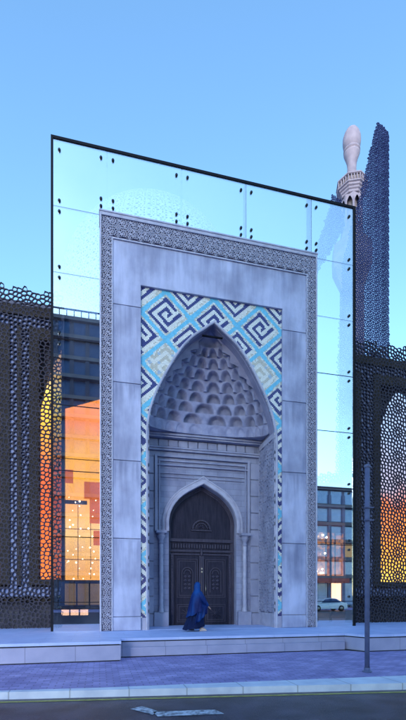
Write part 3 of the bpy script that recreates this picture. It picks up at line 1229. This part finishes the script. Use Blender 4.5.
screen('dark perforated screen left of the glass wall with an orange lit window', -9.6, -1.32,
       [(-5.55, -3.30), (-2.05, -.2)][:2] if False else [(-5.4, -3.30), (-2.05, -.4)],
       [(-3.30, -2.98, 'o'), (-2.98, -2.76, 's'), (-2.76, -2.63, 'o'), (-2.63, -2.37, 's'), (-2.37, -2.05, 'o'),
        (-5.72, -5.4, 'o'), (-6.0, -5.72, 's'), (-6.5, -6.18, 's'), (-6.86, -6.5, 'o')], M['glowL'], -1.4)
screen('dark perforated screen right of the glass wall behind the grey post', 10.05, 18.4,
       [(11.47, 13.9), (15.7, 17.8)],
       [(10.2, 10.53, 'o'), (10.53, 10.78, 's'), (10.86, 11.14, 's'), (11.14, 11.47, 'o'), (13.9, 14.2, 'o'), (14.2, 14.48, 's'), (14.7, 14.98, 's'), (15.4, 15.7, 'o')],
       M['glowR'], 12.3)

# ================================================================== things behind the glass
# lit hall on the left
M['hall'] = glow('lit_hall_glass', [(0, (1, .42, .10)), (.25, (1, .55, .20)), (.45, (1, .40, .12)), (.55, (1, .42, .05)), (.72, (1, .42, .08)), (.88, (1, .27, .09)), (1, (1, .30, .07))], .95, 2, 2.3, 9.6, .12, .9)
M['bulb'] = mat('lamp_bulb', (1, .8, .6), emit=(1, .78, .5), es=4)
M['dimglow'] = mat('dim_lit_window', (.25, .17, .09), emit=(.75, .48, .22), es=.13)
M['shopglow'] = mat('shop_light', (.8, .5, .4), emit=(1, .55, .32), es=.8)
M['redhall'] = mat('red_curtain', (.5, .1, .04), emit=(1, .22, .05), es=.42)  # curtain glows by itself, standing in for the hall light on it
M['curtainbar'] = mat('amber_bar', (.4, .2, .06), .7)
M['hallwall'] = mat('hall_dark_wall', (.05, .055, .09), .6, (.07, .075, .12), 2)
hall = thing('lit_hall', 'hall glowing orange with hanging bulbs behind the left glass strip', 'building', (0, 4, PZ))
h = MB()
h.prism([(-1.36, 2.26), (1.2, 2.26), (1.2, 10.2), (-1.36, 9.22)], 4.3, 4.4)
h.build('lit_window', 'hall', hall)
h = MB()
h.box(-4.4, -1.40, 4.25, 9.0, .5, 13.3)  # wall height added to block sky that would lighten the glass
h.box(1.2, 1.5, 4.0, 9.0, .5, 13.2)
h.box(-1.40, 1.2, 4.6, 9.0, .5, 13.3)
h.box(-1.40, 1.2, 4.25, 4.5, .5, 1.2)
h.box(-1.45, 1.2, 4.2, 4.6, 2.16, 2.26)
h.build('wall', 'hallwall', hall)
h = MB()
for i in range(5):
    h.box(-1.38 + i * .5 - (.0), -1.38 + i * .5 + .44, 4.3, 4.36, 1.24, 2.12)
h.build('low_window', 'dimglow', hall)
h = MB()
h.box(-1.36, -1.05, 4.26, 4.29, 6.2, 6.75)
h.box(-.62, 1.0, 4.26, 4.29, 5.6, 6.3)
h.box(-.4, 1.0, 4.26, 4.29, 4.6, 5.6)
h.box(-.25, 1.0, 4.26, 4.29, 3.7, 4.3)
h.build('curtain', 'redhall', hall)
h = MB()
for x in (-.86, -.36, .14):
    MB().box(x - .012, x + .012, 4.262, 4.29, 2.3, 5.4).build('glazing_bar', 'curtainbar', hall)
for z in (3.1, 4.35, 7.2):
    MB().box(-1.36, 1.2, 4.292, 4.298, z - .015, z + .015).build('glazing_bar', 'curtainbar', hall)
h = MB()
for z in (5.45,):
    h.box(-1.36, -.5, 4.24, 4.258, z - .1, z + .06)
h.build('spandrel_panel', 'strip', hall)
rnd = random.Random(5)
b0 = MB()
b0.lathe(0, 0, [(0.001, -.03), (.022, -.02), (.03, 0), (.022, .02), (.001, .03)], 10)
bo = None
pos = []
for i, x in enumerate((-1.24, -1.0, -.72, -.42, -.22)):
    for z in (5.5, 5.2, 4.8, 4.35, 3.9, 3.5, 3.15, 2.85, 2.4):
        if rnd.random() < .75:
            pos.append((x + rnd.uniform(-.08, .08), 4.1, z + rnd.uniform(-.14, .14)))
for p in pos:
    if bo is None:
        bo = b0.build('hanging_bulb', 'bulb', hall)
        o = bo
    else:
        o = bo.copy()
        col.objects.link(o)
        o.parent = hall
    o.matrix_parent_inverse = Matrix.Translation(-Vector((0, 4, PZ)))
    o.location = p
    o.scale = [rnd.uniform(.5, 1.25)] * 3
kiosk = thing('shop_front', 'low shop front with small warm lit windows at the foot of the lit hall', 'shop', (-1.2, 3.4, PZ))
h = MB(); h.box(-1.75, .6, 3.5, 3.9, .5, 1.22); h.build('counter', 'hallwall', kiosk)
for i in range(3):
    h = MB(); h.box(-1.46 + i * .36, -1.46 + i * .36 + .30, 3.47, 3.498, .86, 1.08); h.build('lit_window', 'shopglow', kiosk)

# low wing seen through the right glass
wing = thing('rear_wing', 'low blue glazed wing with warm lit floor seen through the right glass strip', 'building', (9.3, 5, PZ))
M['bluewin'] = mat('blue_window', (.16, .26, .46), .12, (.22, .33, .55), 1, spec=.8)
M['slab'] = mat('pale_floor_slab', (.16, .19, .30), .6, (.20, .23, .34), 2)
M['orangefloor'] = glow('lit_floor', [(0, (1, .35, .12)), (.35, (.45, .14, .08)), (.6, (.10, .06, .08)), (.75, (.7, .25, .06)), (1, (.12, .10, .16))], .5, 2, 2.6, 4.8, 1.3, 5)
h = MB()
h.box(7.2, 13.9, 5.3, 12, .5, 7.0)
h.build('wall', 'back', wing)
h = MB()
for z in (7.0, 5.4, 4.85, 2.45, 1.5):
    h.box(7.2, 13.9, 5.0, 5.3, z - .12, z + .14)
h.build('floor_slab', 'slab', wing)
for z0, z1, m in ((5.56, 6.1, 'bluewin'), (6.2, 6.8, 'back'), (4.99, 5.26, 'bluewin')):
    h = MB(); h.box(7.2, 13.9, 5.15, 5.2, z0, z1); h.build('ribbon_window', m, wing)
h = MB(); h.box(7.2, 8.75, 5.15, 5.2, 3.6, 4.72); h.build('ribbon_window', 'bluewin', wing)
h = MB(); h.box(8.75, 13.9, 5.15, 5.2, 2.6, 4.72); h.build('lit_floor', 'orangefloor', wing)
h = MB(); h.box(7.2, 8.75, 5.15, 5.2, 2.6, 3.55); h.build('lit_floor', 'orangefloor', wing)
h = MB(); h.box(7.2, 13.9, 5.15, 5.2, 1.66, 2.30); h.build('ribbon_window', 'bluewin', wing)
h = MB()
for i in range(14):
    x = 7.3 + i * .5
    h.box(x - .025, x + .025, 5.1, 5.149, 1.66, 4.7)
h.build('mullion', 'hallwall', wing)
h = MB()
fret(star_l, T, 7.2, 13.9, 7.1, 7.75, lambda x, z: z < 7.5 + .15 * sin(x * 3), .03, .06, XZ(5.1), (0, 0), h)
h.build('roof_lattice', 'lattice', wing, fix=False)
for i, x in enumerate((8.35, 9.0, 9.62)):
    h = MB(); h.box(x - .035, x + .035, 2.6, 2.67, .5, (4.6, 2.3, 4.6)[i]); tag(h.build('slim_post', 'black'), ['thin dark post nearest the portal behind the right glass strip', 'short thin dark post in the middle behind the right glass strip', 'thin dark post beside the black frame behind the right glass strip'][i], 'post', 'thin posts behind the right glass')

# ================================================================== dome, sails, minaret
DC = (6.4, 40.0)
dome_t = thing('lattice_dome', 'large pale blue lattice dome showing faintly through the glass above the portal', 'dome', (DC[0], DC[1], PZ))
T = 1.5
blob_d = tile_cells(T, star_tile(T, 10))
DR, DZ0 = 11.0, 37.6
NU = 30
def dmap(u, v, t):
    a = u / (NU * T) * 2 * pi
    q = min(v / 16.5 * pi / 2 - .6, 1.56)
    return (DC[0] + (DR - t) * cos(q) * cos(a), DC[1] + (DR - t) * cos(q) * sin(a), DZ0 + (DR - t) * sin(q))
fret(blob_d, T, 0, NU * T, 0, 21.9, lambda x, y: True, .05, .12, dmap, (0, 0)).build('dome_lattice', 'dome', dome_t, fix=False)
h = MB()
h.lathe(DC[0], DC[1], [(9.0, .5), (9.0, 30.6), (9.4, 30.8), (9.4, 31.2), (9.0, 31.4)], 40)
h.build('drum', 'minaret', dome_t)

T = .54
blob_s = tile_cells(T, blob_tile(T, 20, 4))
def inpoly(poly):
    def f(x, y):
        c = False
        n = len(poly)
        for i in range(n):
            x0, y0 = poly[i]
            x1, y1 = poly[(i + 1) % n]
            if (y0 > y) != (y1 > y) and x < (x1 - x0) * (y - y0) / (y1 - y0) + x0:
                c = not c
        return c
    return f
SR = [(15.78, 29.3), (16.72, 29.2), (16.78, 2), (13.2, 2), (13.35, 15), (13.63, 20.79), (14.2, 23.49), (14.79, 25.34), (15.12, 26.86)]
SL = [(13.20, 24.95), (13.74, 24.85), (14.10, 23.46), (12.99, 21.53), (12.06, 20.06), (11.2, 18.6), (10.9, 19.0), (11.81, 20.5), (12.68, 23.17)]
bend = lambda y, cx: (lambda u, v, t: (u, y + t + .10 * (u - cx) ** 2, v))
o = fret(blob_s, T, 12, 17, 2, 30, inpoly(SR), .0145, .05, bend(8, 15), (0, 0)).build('lattice_sail', 'sail', fix=False)
tag(o, 'tall dark blue lattice blade with slanted top rising beside the minaret', 'lattice sail', 'lattice blades around the minaret')
o = fret(blob_s, T, 10, 15, 17, 26, inpoly(SL), .0145, .05, bend(8.6, 13), (0, 0)).build('lattice_sail', 'sail', fix=False)
tag(o, 'short curved lattice blade left of the minaret, mostly behind the glass', 'lattice sail', 'lattice blades around the minaret')

mx_, my_ = 17.25, 13.0
mn = thing('minaret', 'slender pale stone minaret topped by a bulb with an arched gallery', 'minaret', (mx_, my_, PZ))
h = MB()
h.lathe(mx_, my_, [(1.0, .5), (.9, 10), (.82, 23.2), (1.15, 24.0), (1.35, 24.5), (1.4, 25.4), (1.25, 25.5), (.78, 25.6), (.72, 27.0), (.80, 27.1)], 8, smooth=False)
h.build('shaft', 'minaret', mn)
h = MB()
h.lathe(mx_, my_, [(1.38, 25.42), (1.36, 26.1)], 8, smooth=False)
h.build('lower_parapet', 'minaret2', mn)
h = MB()
h.lathe(mx_, my_, [(.36, 27.05), (.36, 29.5)], 16)
h.build('gallery_core', 'minaret2', mn)
for i in range(8):
    a = 2 * pi * (i + .5) / 8
    h = MB()
    h.tube([(mx_ + .66 * cos(a), my_ + .66 * sin(a), 27.1), (mx_ + .66 * cos(a), my_ + .66 * sin(a), 28.95)], [.075, .07], 8)
    h.build('gallery_column', 'minaret', mn)
h = MB()                              # arcade heads: octagon ring with pointed openings
NS = 10
for i in range(8):
    a0, a1 = 2 * pi * (i + .5) / 8, 2 * pi * (i + 1.5) / 8
    p0 = Vector((mx_ + .72 * cos(a0), my_ + .72 * sin(a0), 0))
    p1 = Vector((mx_ + .72 * cos(a1), my_ + .72 * sin(a1), 0))
    vs = []
    for k in range(NS + 1):
        t = k / NS
        zz = 28.6 + .66 * (1 - abs(2 * t - 1) ** 1.7) if .1 < t < .9 else 28.6
        p = p0.lerp(p1, t)
        vs += [(p.x, p.y, zz), (p.x, p.y, 29.45)]
    h.add(vs, [(2 * k, 2 * k + 2, 2 * k + 3, 2 * k + 1) for k in range(NS)])
h.build('gallery_arcade', 'minaret', mn)
h = MB()
h.lathe(mx_, my_, [(.72, 29.42), (.78, 29.46), (.79, 29.58), (.87, 29.64), (.88, 29.74), (.97, 29.80), (.98, 29.90), (1.08, 29.95), (1.08, 30.02), (.96, 30.04)], 8, smooth=False)
h.lathe(mx_, my_, [(1.02, 30.42), (1.10, 30.46), (1.10, 30.54), (.8, 30.58), (.2, 30.6)], 8, smooth=False)
h.build('balcony', 'minaret', mn)
h = MB()
h.lathe(mx_, my_, [(.96, 30.03), (.95, 30.45)], 8, smooth=False)
h.build('balcony_parapet', 'minaret2', mn)
h = MB()
for i in range(32):
    a = 2 * pi * i / 32
    a8 = 2 * pi / 8
    rr = 1.02 * cos(a8 / 2) / cos((a % a8) - a8 / 2)
    h.tube([(mx_ + rr * cos(a), my_ + rr * sin(a), 30.0), (mx_ + rr * cos(a), my_ + rr * sin(a), 30.44)], .045, 6)
h.build('balustrade', 'minaret', mn)
h = MB()
h.lathe(mx_, my_, [(.34, 30.55), (.31, 31.0), (.31, 31.8), (.34, 32.05), (.43, 32.35), (.53, 32.62), (.555, 32.70), (.49, 32.74), (.49, 32.78), (.565, 32.82), (.565, 32.94), (.48, 32.98), (.50, 33.04), (.58, 33.2), (.62, 33.5), (.605, 33.82), (.51, 34.12), (.37, 34.36), (.2, 34.48), (0.01, 34.52)], 28)
h.build('finial', 'minaret', mn)

# ================================================================== street post
px_, py_ = 5.57, -5.86
post = thing('street_post', 'slim grey blue steel post standing on the brick pavement near the kerb', 'post', (px_, py_, 0))
h = MB()
h.tube([(px_, py_, 0), (px_, py_, 4.40)], .052, 16)
h.build('shaft', 'post', post)
h = MB()
h.lathe(px_, py_, [(.10, 0.004), (.10, .02), (.07, .03), (.062, .10)], 16)
h.build('base_plate', 'post', post)
h = MB()
h.lathe(px_, py_, [(.062, 4.38), (.066, 4.40), (.066, 4.43), (.03, 4.45), (0.002, 4.455)], 16)
h.build('cap', 'post', post)
h = MB()
for z in (3.52, 3.25):
    h.box(px_ - .12, px_ + .12, py_ - .07, py_ - .055, z - .012, z + .012)
    h.lathe(px_, py_, [(.0585, z - .02), (.066, z - .02), (.066, z + .02), (.0585, z + .02)], 16)
h.build('bracket', 'post', post)

# ================================================================== buildings across the road (seen reflected in the glass)
M['hwall'] = mat('hotel_wall', (.035, .04, .075), .7, (.05, .055, .095), .6)
M['hledge'] = mat('hotel_ledge', (.10, .09, .115), .7, (.13, .12, .14), 1)
M['hwin'] = mat('hotel_window', (.015, .04, .12), .3, (.03, .07, .17), .8, spec=.3)
M['owall'] = mat('office_wall', (.10, .12, .22), .7, (.14, .16, .26), .6)
def building(name, label, x0, x1, yf, yb, ztop, floors, bays, wallm, winm, litfrac, seed, z0=4.2):
    """front faces +y (towards the portal)"""
    t = thing(name, label, 'building', ((x0 + x1) / 2, (yf + yb) / 2, 0))
    h = MB(); h.box(x0, x1, yb, yf - .3, 0, ztop); h.build('wall', wallm, t)
    h = MB()
    fh = (ztop - z0) / floors
    for i in range(floors + 1):
        z = z0 + i * fh
        h.box(x0 - .2, x1 + .2, yf - .3, yf + (.5 if i % 2 == 0 else .15), z - .22, z + .2)
    h.build('ledge', 'hledge', t)
    h = MB()
    for j in range(bays + 1):
        x = x0 + (x1 - x0) * j / bays
        h.box(x - .22, x + .22, yf - .3, yf, 0, ztop - .9)
    h.build('pilaster', wallm, t)
    rnd_ = random.Random(seed)
    base = MB(); base.box(-(x1 - x0) / bays / 2 + .22, (x1 - x0) / bays / 2 - .22, -.06, 0, .35, fh - .35)
    proto = None
    lit = MB(); lit.v, lit.f, lit.sm = list(base.v), list(base.f), list(base.sm)
    protos = {}
    for i in range(floors):
        for j in range(bays):
            k = 'lit' if rnd_.random() < litfrac else 'dark'
            if k not in protos:
                o = base.build('window', winm if k == 'dark' else 'dimglow', t)
                protos[k] = o
            else:
                o = protos[k].copy(); col.objects.link(o); o.parent = t
            o.matrix_parent_inverse = Matrix.Translation(-Vector(t['org']))
            o.location = (x0 + (x1 - x0) * (j + .5) / bays, yf - .22, z0 + i * fh)
    for j in range(bays):
        xa, xb = x0 + (x1 - x0) * j / bays + .3, x0 + (x1 - x0) * (j + 1) / bays - .3
        h = MB(); h.box(xa, xb, yf - .28, yf - .2, .3, 3.3); h.build('shop_window', 'shopglow' if rnd_.random() < (.35 if name == 'office_building' else 0) else winm, t)
    return t
hb = building('hotel_building', 'dark blue hotel block mirrored in the left glass strip', -16, 4, -39.5, -52, 35.0, 13, 11, 'hwall', 'hwin', .0, 2)
h = MB()
for i in range(24):
    x = -15.8 + i * .85
    h.box(x, x + .1, -39.6, -39.5, 35, 36.0)
h.box(-15.9, 4, -39.62, -39.48, 36.0, 36.15)
h.build('roof_railing', 'hwall', hb)
building('office_building', 'pale office block mirrored low in the right glass strip', 14, 44, -39.5, -52, 16.5, 5, 14, 'owall', 'bluewin', .14, 5)

ob = [o for o in col.objects if o.name == 'office_building'][0]
rnd = random.Random(9)
for i in range(26):
    x, z = rnd.uniform(20, 31), rnd.choice([4.7, 4.9, 5.2, 7.1, 7.4, 9.6, 9.9])
    MB().lathe(x, -39.1, [(.001, z - .13), (.09, z - .09), (.13, z), (.09, z + .09), (.001, z + .13)], 8).build('wall_lamp', 'bulb', ob)
M['awning'] = mat('red_awning', (.30, .05, .04), .7, (.36, .08, .06), 2)
MB().prism([(19, 3.3), (33, 3.3), (33, 3.9), (19, 3.9)], -38.9, -37.6).build('awning', 'awning', ob)
# parked car across the road
def car(x, y, label):
    t = thing('parked_car', label, 'car', (x, y, -.12))
    M['carpaint'] = mat('white_car_paint', (.55, .6, .7), .3, coat=.6)
    M['tyre'] = mat('tyre_rubber', (.02, .02, .02), .8)
    body = [(-2.2, .25), (-2.22, .62), (-1.95, .78), (-1.2, .88), (-.55, 1.35), (.2, 1.45), (.95, 1.38), (1.6, .98), (2.1, .90), (2.2, .6), (2.18, .25)]
    z = -.12
    vs, fs = [], []
    n = len(body)
    ws = [(-.78, 1), (-.86, .9), (.86, .9), (.78, 1)]
    def half(zz):
        return .86 if zz < .9 else .86 - .22 * (zz - .9) / .55
    for s in (-1, 1):
        vs += [(x + a, y + s * half(b), z + b) for a, b in body]
    fs = [(i, (i + 1) % n, n + (i + 1) % n, n + i) for i in range(n)] + [tuple(range(n)), tuple(range(2 * n - 1, n - 1, -1))]
    MB().add(vs, fs).build('body', 'carpaint', t, bevel=.05)
    for s in (-1, 1):
        w_ = MB()
        q = [(-1.0, .93), (-.5, 1.30), (.15, 1.38), (.85, 1.32), (1.35, .96)]
        w_.add([(x + a, y + s * (half(b) + .012), z + b) for a, b in q], [tuple(range(5))])
        w_.build('side_window', 'hwin', t)
        for wx in (-1.4, 1.4):
            o = MB().tube([(x + wx, y + s * .70, z + .32), (x + wx, y + s * .90, z + .32)], .32, 20).build('wheel', 'tyre', t)
            MB().tube([(x + wx, y + s * .901, z + .32), (x + wx, y + s * .91, z + .32)], .19, 14).build('rim', 'brass', o)
    for s in (-1, 1):
        MB().box(x - 2.24, x - 2.2, y + s * .6 - .15, y + s * .6 + .15, z + .58, z + .70).build('headlight', 'bulb', t)
car(24.3, -28.5, 'pale blue saloon car parked across the road, mirrored in the right glass')

# ================================================================== the walking woman
def person(X, Y):
    M['skin'] = mat('skin', (.42, .26, .20), .5)
    M['cloak'] = mat('blue_cloak', (.0015, .008, .07), .6, (.004, .05, .22), 3, (1, 1, .4), bump=.5, bscale=18, spec=.15)  # lighter blue patches are fold highlights put into the colour
    M['dress'] = mat('dark_blue_dress', (.002, .005, .028), .8, (.003, .012, .06), 3, (2, 2, .4), bump=.4, bscale=18, spec=.15)
    M['shoe'] = mat('pale_shoe', (.55, .45, .42), .5)
    M['shoed'] = mat('dark_shoe', (.03, .03, .05), .5)
    Z = PZ
    t = thing('person', 'person in a long blue cloak and dark dress walking past the door', 'person', (X, Y, Z))
    # body: one skinned mesh. local frame: walking towards +x
    J = {'pel': (0, 0, .84, .12), 'wai': (0.01, 0, .98, .10), 'che': (.02, 0, 1.14, .12), 'nec': (.02, 0, 1.29, .05), 'hd0': (.03, 0, 1.37, .068), 'hd1': (.035, 0, 1.44, .085), 'hd2': (.03, 0, 1.50, .075),
         'shr': (.02, -.12, 1.20, .04), 'elr': (.10, -.23, .98, .04), 'wrr': (.27, -.20, .80, .024), 'par': (.32, -.19, .76, .03),
         'shl': (.02, .12, 1.20, .04), 'ell': (-.05, .21, .98, .04), 'wrl': (.02, .20, .78, .024), 'pal': (.04, .19, .72, .03),
         'hir': (.0, -.08, .80, .09), 'knr': (.12, -.08, .46, .06), 'anr': (.13, -.08, .10, .035), 'tor': (.25, -.08, .045, .03),
         'hil': (.0, .08, .80, .09), 'knl': (-.06, .08, .45, .06), 'anl': (-.26, .08, .13, .035), 'tol': (-.17, .08, .04, .03)}
    names = list(J)
    E_ = [('pel', 'wai'), ('wai', 'che'), ('che', 'nec'), ('nec', 'hd0'), ('hd0', 'hd1'), ('hd1', 'hd2'), ('che', 'shr'), ('shr', 'elr'), ('elr', 'wrr'), ('wrr', 'par'),
          ('che', 'shl'), ('shl', 'ell'), ('ell', 'wrl'), ('wrl', 'pal'), ('pel', 'hir'), ('hir', 'knr'), ('knr', 'anr'), ('anr', 'tor'), ('pel', 'hil'), ('hil', 'knl'), ('knl', 'anl'), ('anl', 'tol')]
    vs = [J[n][:3] for n in names]
    rad = [J[n][3] for n in names]
    ed = [(names.index(a), names.index(b)) for a, b in E_]
    for pn, dirx in (('par', 1), ('pal', 1)):        # five fingers from each palm
        bx, by, bz, _ = J[pn]
        for k in range(5):
            if k < 4:
                off = (k - 1.5) * .018
                L = (.060, .070, .066, .05)[k]
                p = [(bx + .015, by + off, bz - .015), (bx + .015 + L * .45, by + off * 1.2, bz - .015 - L * .35), (bx + .02 + L * .7, by + off * 1.2, bz - .015 - L * .8)]
            else:
                p = [(bx - .005, by - .02, bz + .005), (bx + .02, by - .045, bz - .015), (bx + .035, by - .05, bz - .035)]
            i0 = len(vs)
            vs += p
            rad += [.0085, .008, .007]
            ed += [(names.index(pn), i0), (i0, i0 + 1), (i0 + 1, i0 + 2)]
    me = bpy.data.meshes.new('body')
    me.from_pydata([(X + a, Y + b, Z + c) for a, b, c in vs], ed, [])
    o = bpy.data.objects.new('body', me)
    col.objects.link(o)
    me.materials.append(M['skin'])
    o.parent = t
    o.matrix_parent_inverse = Matrix.Translation(-Vector((X, Y, Z)))
    md = o.modifiers.new('skin', 'SKIN')
    md.use_smooth_shade = True
    for i, r in enumerate(rad):
        me.skin_vertices[0].data[i].radius = (r, r)
    me.skin_vertices[0].data[0].use_root = True
    sb_ = o.modifiers.new('sub', 'SUBSURF')
    sb_.levels = 1
    sb_.render_levels = 2
    # face: nose, eyes
    fa = MB()
    fa.add([(X + .105, Y - .012, Z + 1.43), (X + .105, Y + .012, Z + 1.43), (X + .135, Y, Z + 1.405), (X + .112, Y, Z + 1.455)], [(0, 2, 3), (1, 3, 2), (0, 1, 2)])
    fa.build('nose', 'skin', t)
    for s in (-1, 1):
        e = MB(); e.lathe(X + .108, Y + s * .03, [(.001, Z + 1.443), (.009, Z + 1.45), (.001, Z + 1.457)], 8); e.build('eye', 'shoed', t)

    def loft(name, m, rings, n=40, top=True, thick=0):
        mb = MB()
        k = len(rings)
        vs = []
        for (cx, cy, z, rx, ry, fold, ph) in rings:
            for i in range(n):
                a = 2 * pi * i / n
                f = 1 + fold * (sin(7 * a + ph) * .6 + sin(12 * a + ph * 2.1) * .3 + sin(3 * a - ph) * .35)
                zz = z(a) if callable(z) else z
                vs.append((X + cx + rx * f * cos(a), Y + cy + ry * f * sin(a), Z + zz))
        fs = [(j * n + i, j * n + (i + 1) % n, (j + 1) * n + (i + 1) % n, (j + 1) * n + i) for j in range(k - 1) for i in range(n)]
        if top:
            fs.append(tuple((k - 1) * n + i for i in range(n)))
        mb.add(vs, fs, True)
        o = mb.build(name, m, t)
        s = o.modifiers.new('sub', 'SUBSURF'); s.levels = 1; s.render_levels = 1
        return o
    loft('dress', 'dress', [
        (-.10, 0, lambda a: .10 + .05 * cos(a) + .015 * sin(5 * a), .36, .24, .16, .3), (-.07, 0, .25, .31, .22, .16, .6), (-.03, 0, .45, .255, .20, .14, .9),
        (0, 0, .70, .20, .18, .08, 1.2), (.01, 0, .95, .16, .17, .04, 1.4), (.02, 0, 1.15, .145, .18, .02, 1.5), (.02, 0, 1.26, .08, .10, 0, 1.6)], top=False)
    # cloak: falls from the head over the shoulders, its hem rising towards the front
    hem = lambda a: .52 - .20 * cos(a) * (1 if cos(a) < 0 else -.9) + .03 * sin(6 * a)
    hem = lambda a: .46 + .26 * (.5 + .5 * cos(a)) - .04 * sin(a) + .025 * sin(6 * a)
    loft('cloak', 'cloak', [
        (-.02, -.02, hem, .31, .28, .22, .2), (-.01, -.02, lambda a: hem(a) + .13, .28, .265, .17, .35), (.0, -.01, .90, .24, .25, .11, .6),
        (.0, -.01, 1.05, .205, .235, .05, 1.3), (.0, 0, 1.18, .165, .205, .03, 1.6), (.005, 0, 1.27, .115, .14, .02, 1.9), (.005, 0, 1.33, .098, .10, .01, 2),
        (.005, 0, 1.42, .108, .102, .0, 2), (.01, 0, 1.50, .10, .092, 0, 2), (.015, 0, 1.555, .06, .058, 0, 2), (.015, 0, 1.57, .02, .02, 0, 2)])
    # sleeve reaching forward, with the drape under it
    sl = MB()
    sl.tube([(X + .02, Y - .14, Z + 1.22), (X + .10, Y - .22, Z + 1.03), (X + .20, Y - .235, Z + .88), (X + .265, Y - .21, Z + .80)], [.085, .085, .07, .055], 14, cap=False)
    sl.build('sleeve', 'cloak', t)
    dp = MB()
    n = 12
    vs = []
    for j in range(n + 1):
        q = j / n
        p0 = Vector((.25 - .02 * q, -.23, .79)).lerp(Vector((-.05, -.24, .95)), q)
        p1 = Vector((.22, -.25, .56)).lerp(Vector((-.22, -.27, .20)), q)
        for k in range(9):
            r_ = k / 8
            p = p0.lerp(p1, r_)
            vs.append((X + p.x, Y + p.y + .035 * sin(q * 17) * r_ - .03, Z + p.z + .02 * sin(q * 9)))
    dp.add(vs, [(j * 9 + k, j * 9 + k + 1, (j + 1) * 9 + k + 1, (j + 1) * 9 + k) for j in range(n) for k in range(8)], True)
    dd = dp.build('cloak_drape', 'cloak', t)
    sm_ = dd.modifiers.new('solid', 'SOLIDIFY'); sm_.thickness = .012
    for (sx, sy, sz, m, tilt) in ((.16, -.08, 0, 'shoe', 0), (-.20, .08, 0.02, 'shoed', .35)):
        s = MB()
        n = 14
        rings = [(-.11, .02, .03), (-.10, .055, .036), (-.04, .06, .034), (.03, .045, .040), (.08, .035, .042), (.12, .022, .032), (.135, .012, .012)]
        vs = []
        for (lx, hh, ww) in rings:
            for i in range(n):
                a = 2 * pi * i / n
                yy, zz = ww * cos(a), max(0.0, hh * (1 + sin(a)))
                vs.append((X + sx + lx, Y + sy + yy, Z + sz + zz + max(0, -lx) * tilt))
        fs = [(j * n + i, j * n + (i + 1) % n, (j + 1) * n + (i + 1) % n, (j + 1) * n + i) for j in range(len(rings) - 1) for i in range(n)]
        fs += [tuple(range(n)), tuple((len(rings) - 1) * n + i for i in range(n))]
        s.add(vs, fs, True)
        s.build('shoe', m, t)
    t.rotation_euler = (0, 0, radians(12))
person(3.02, -.62)
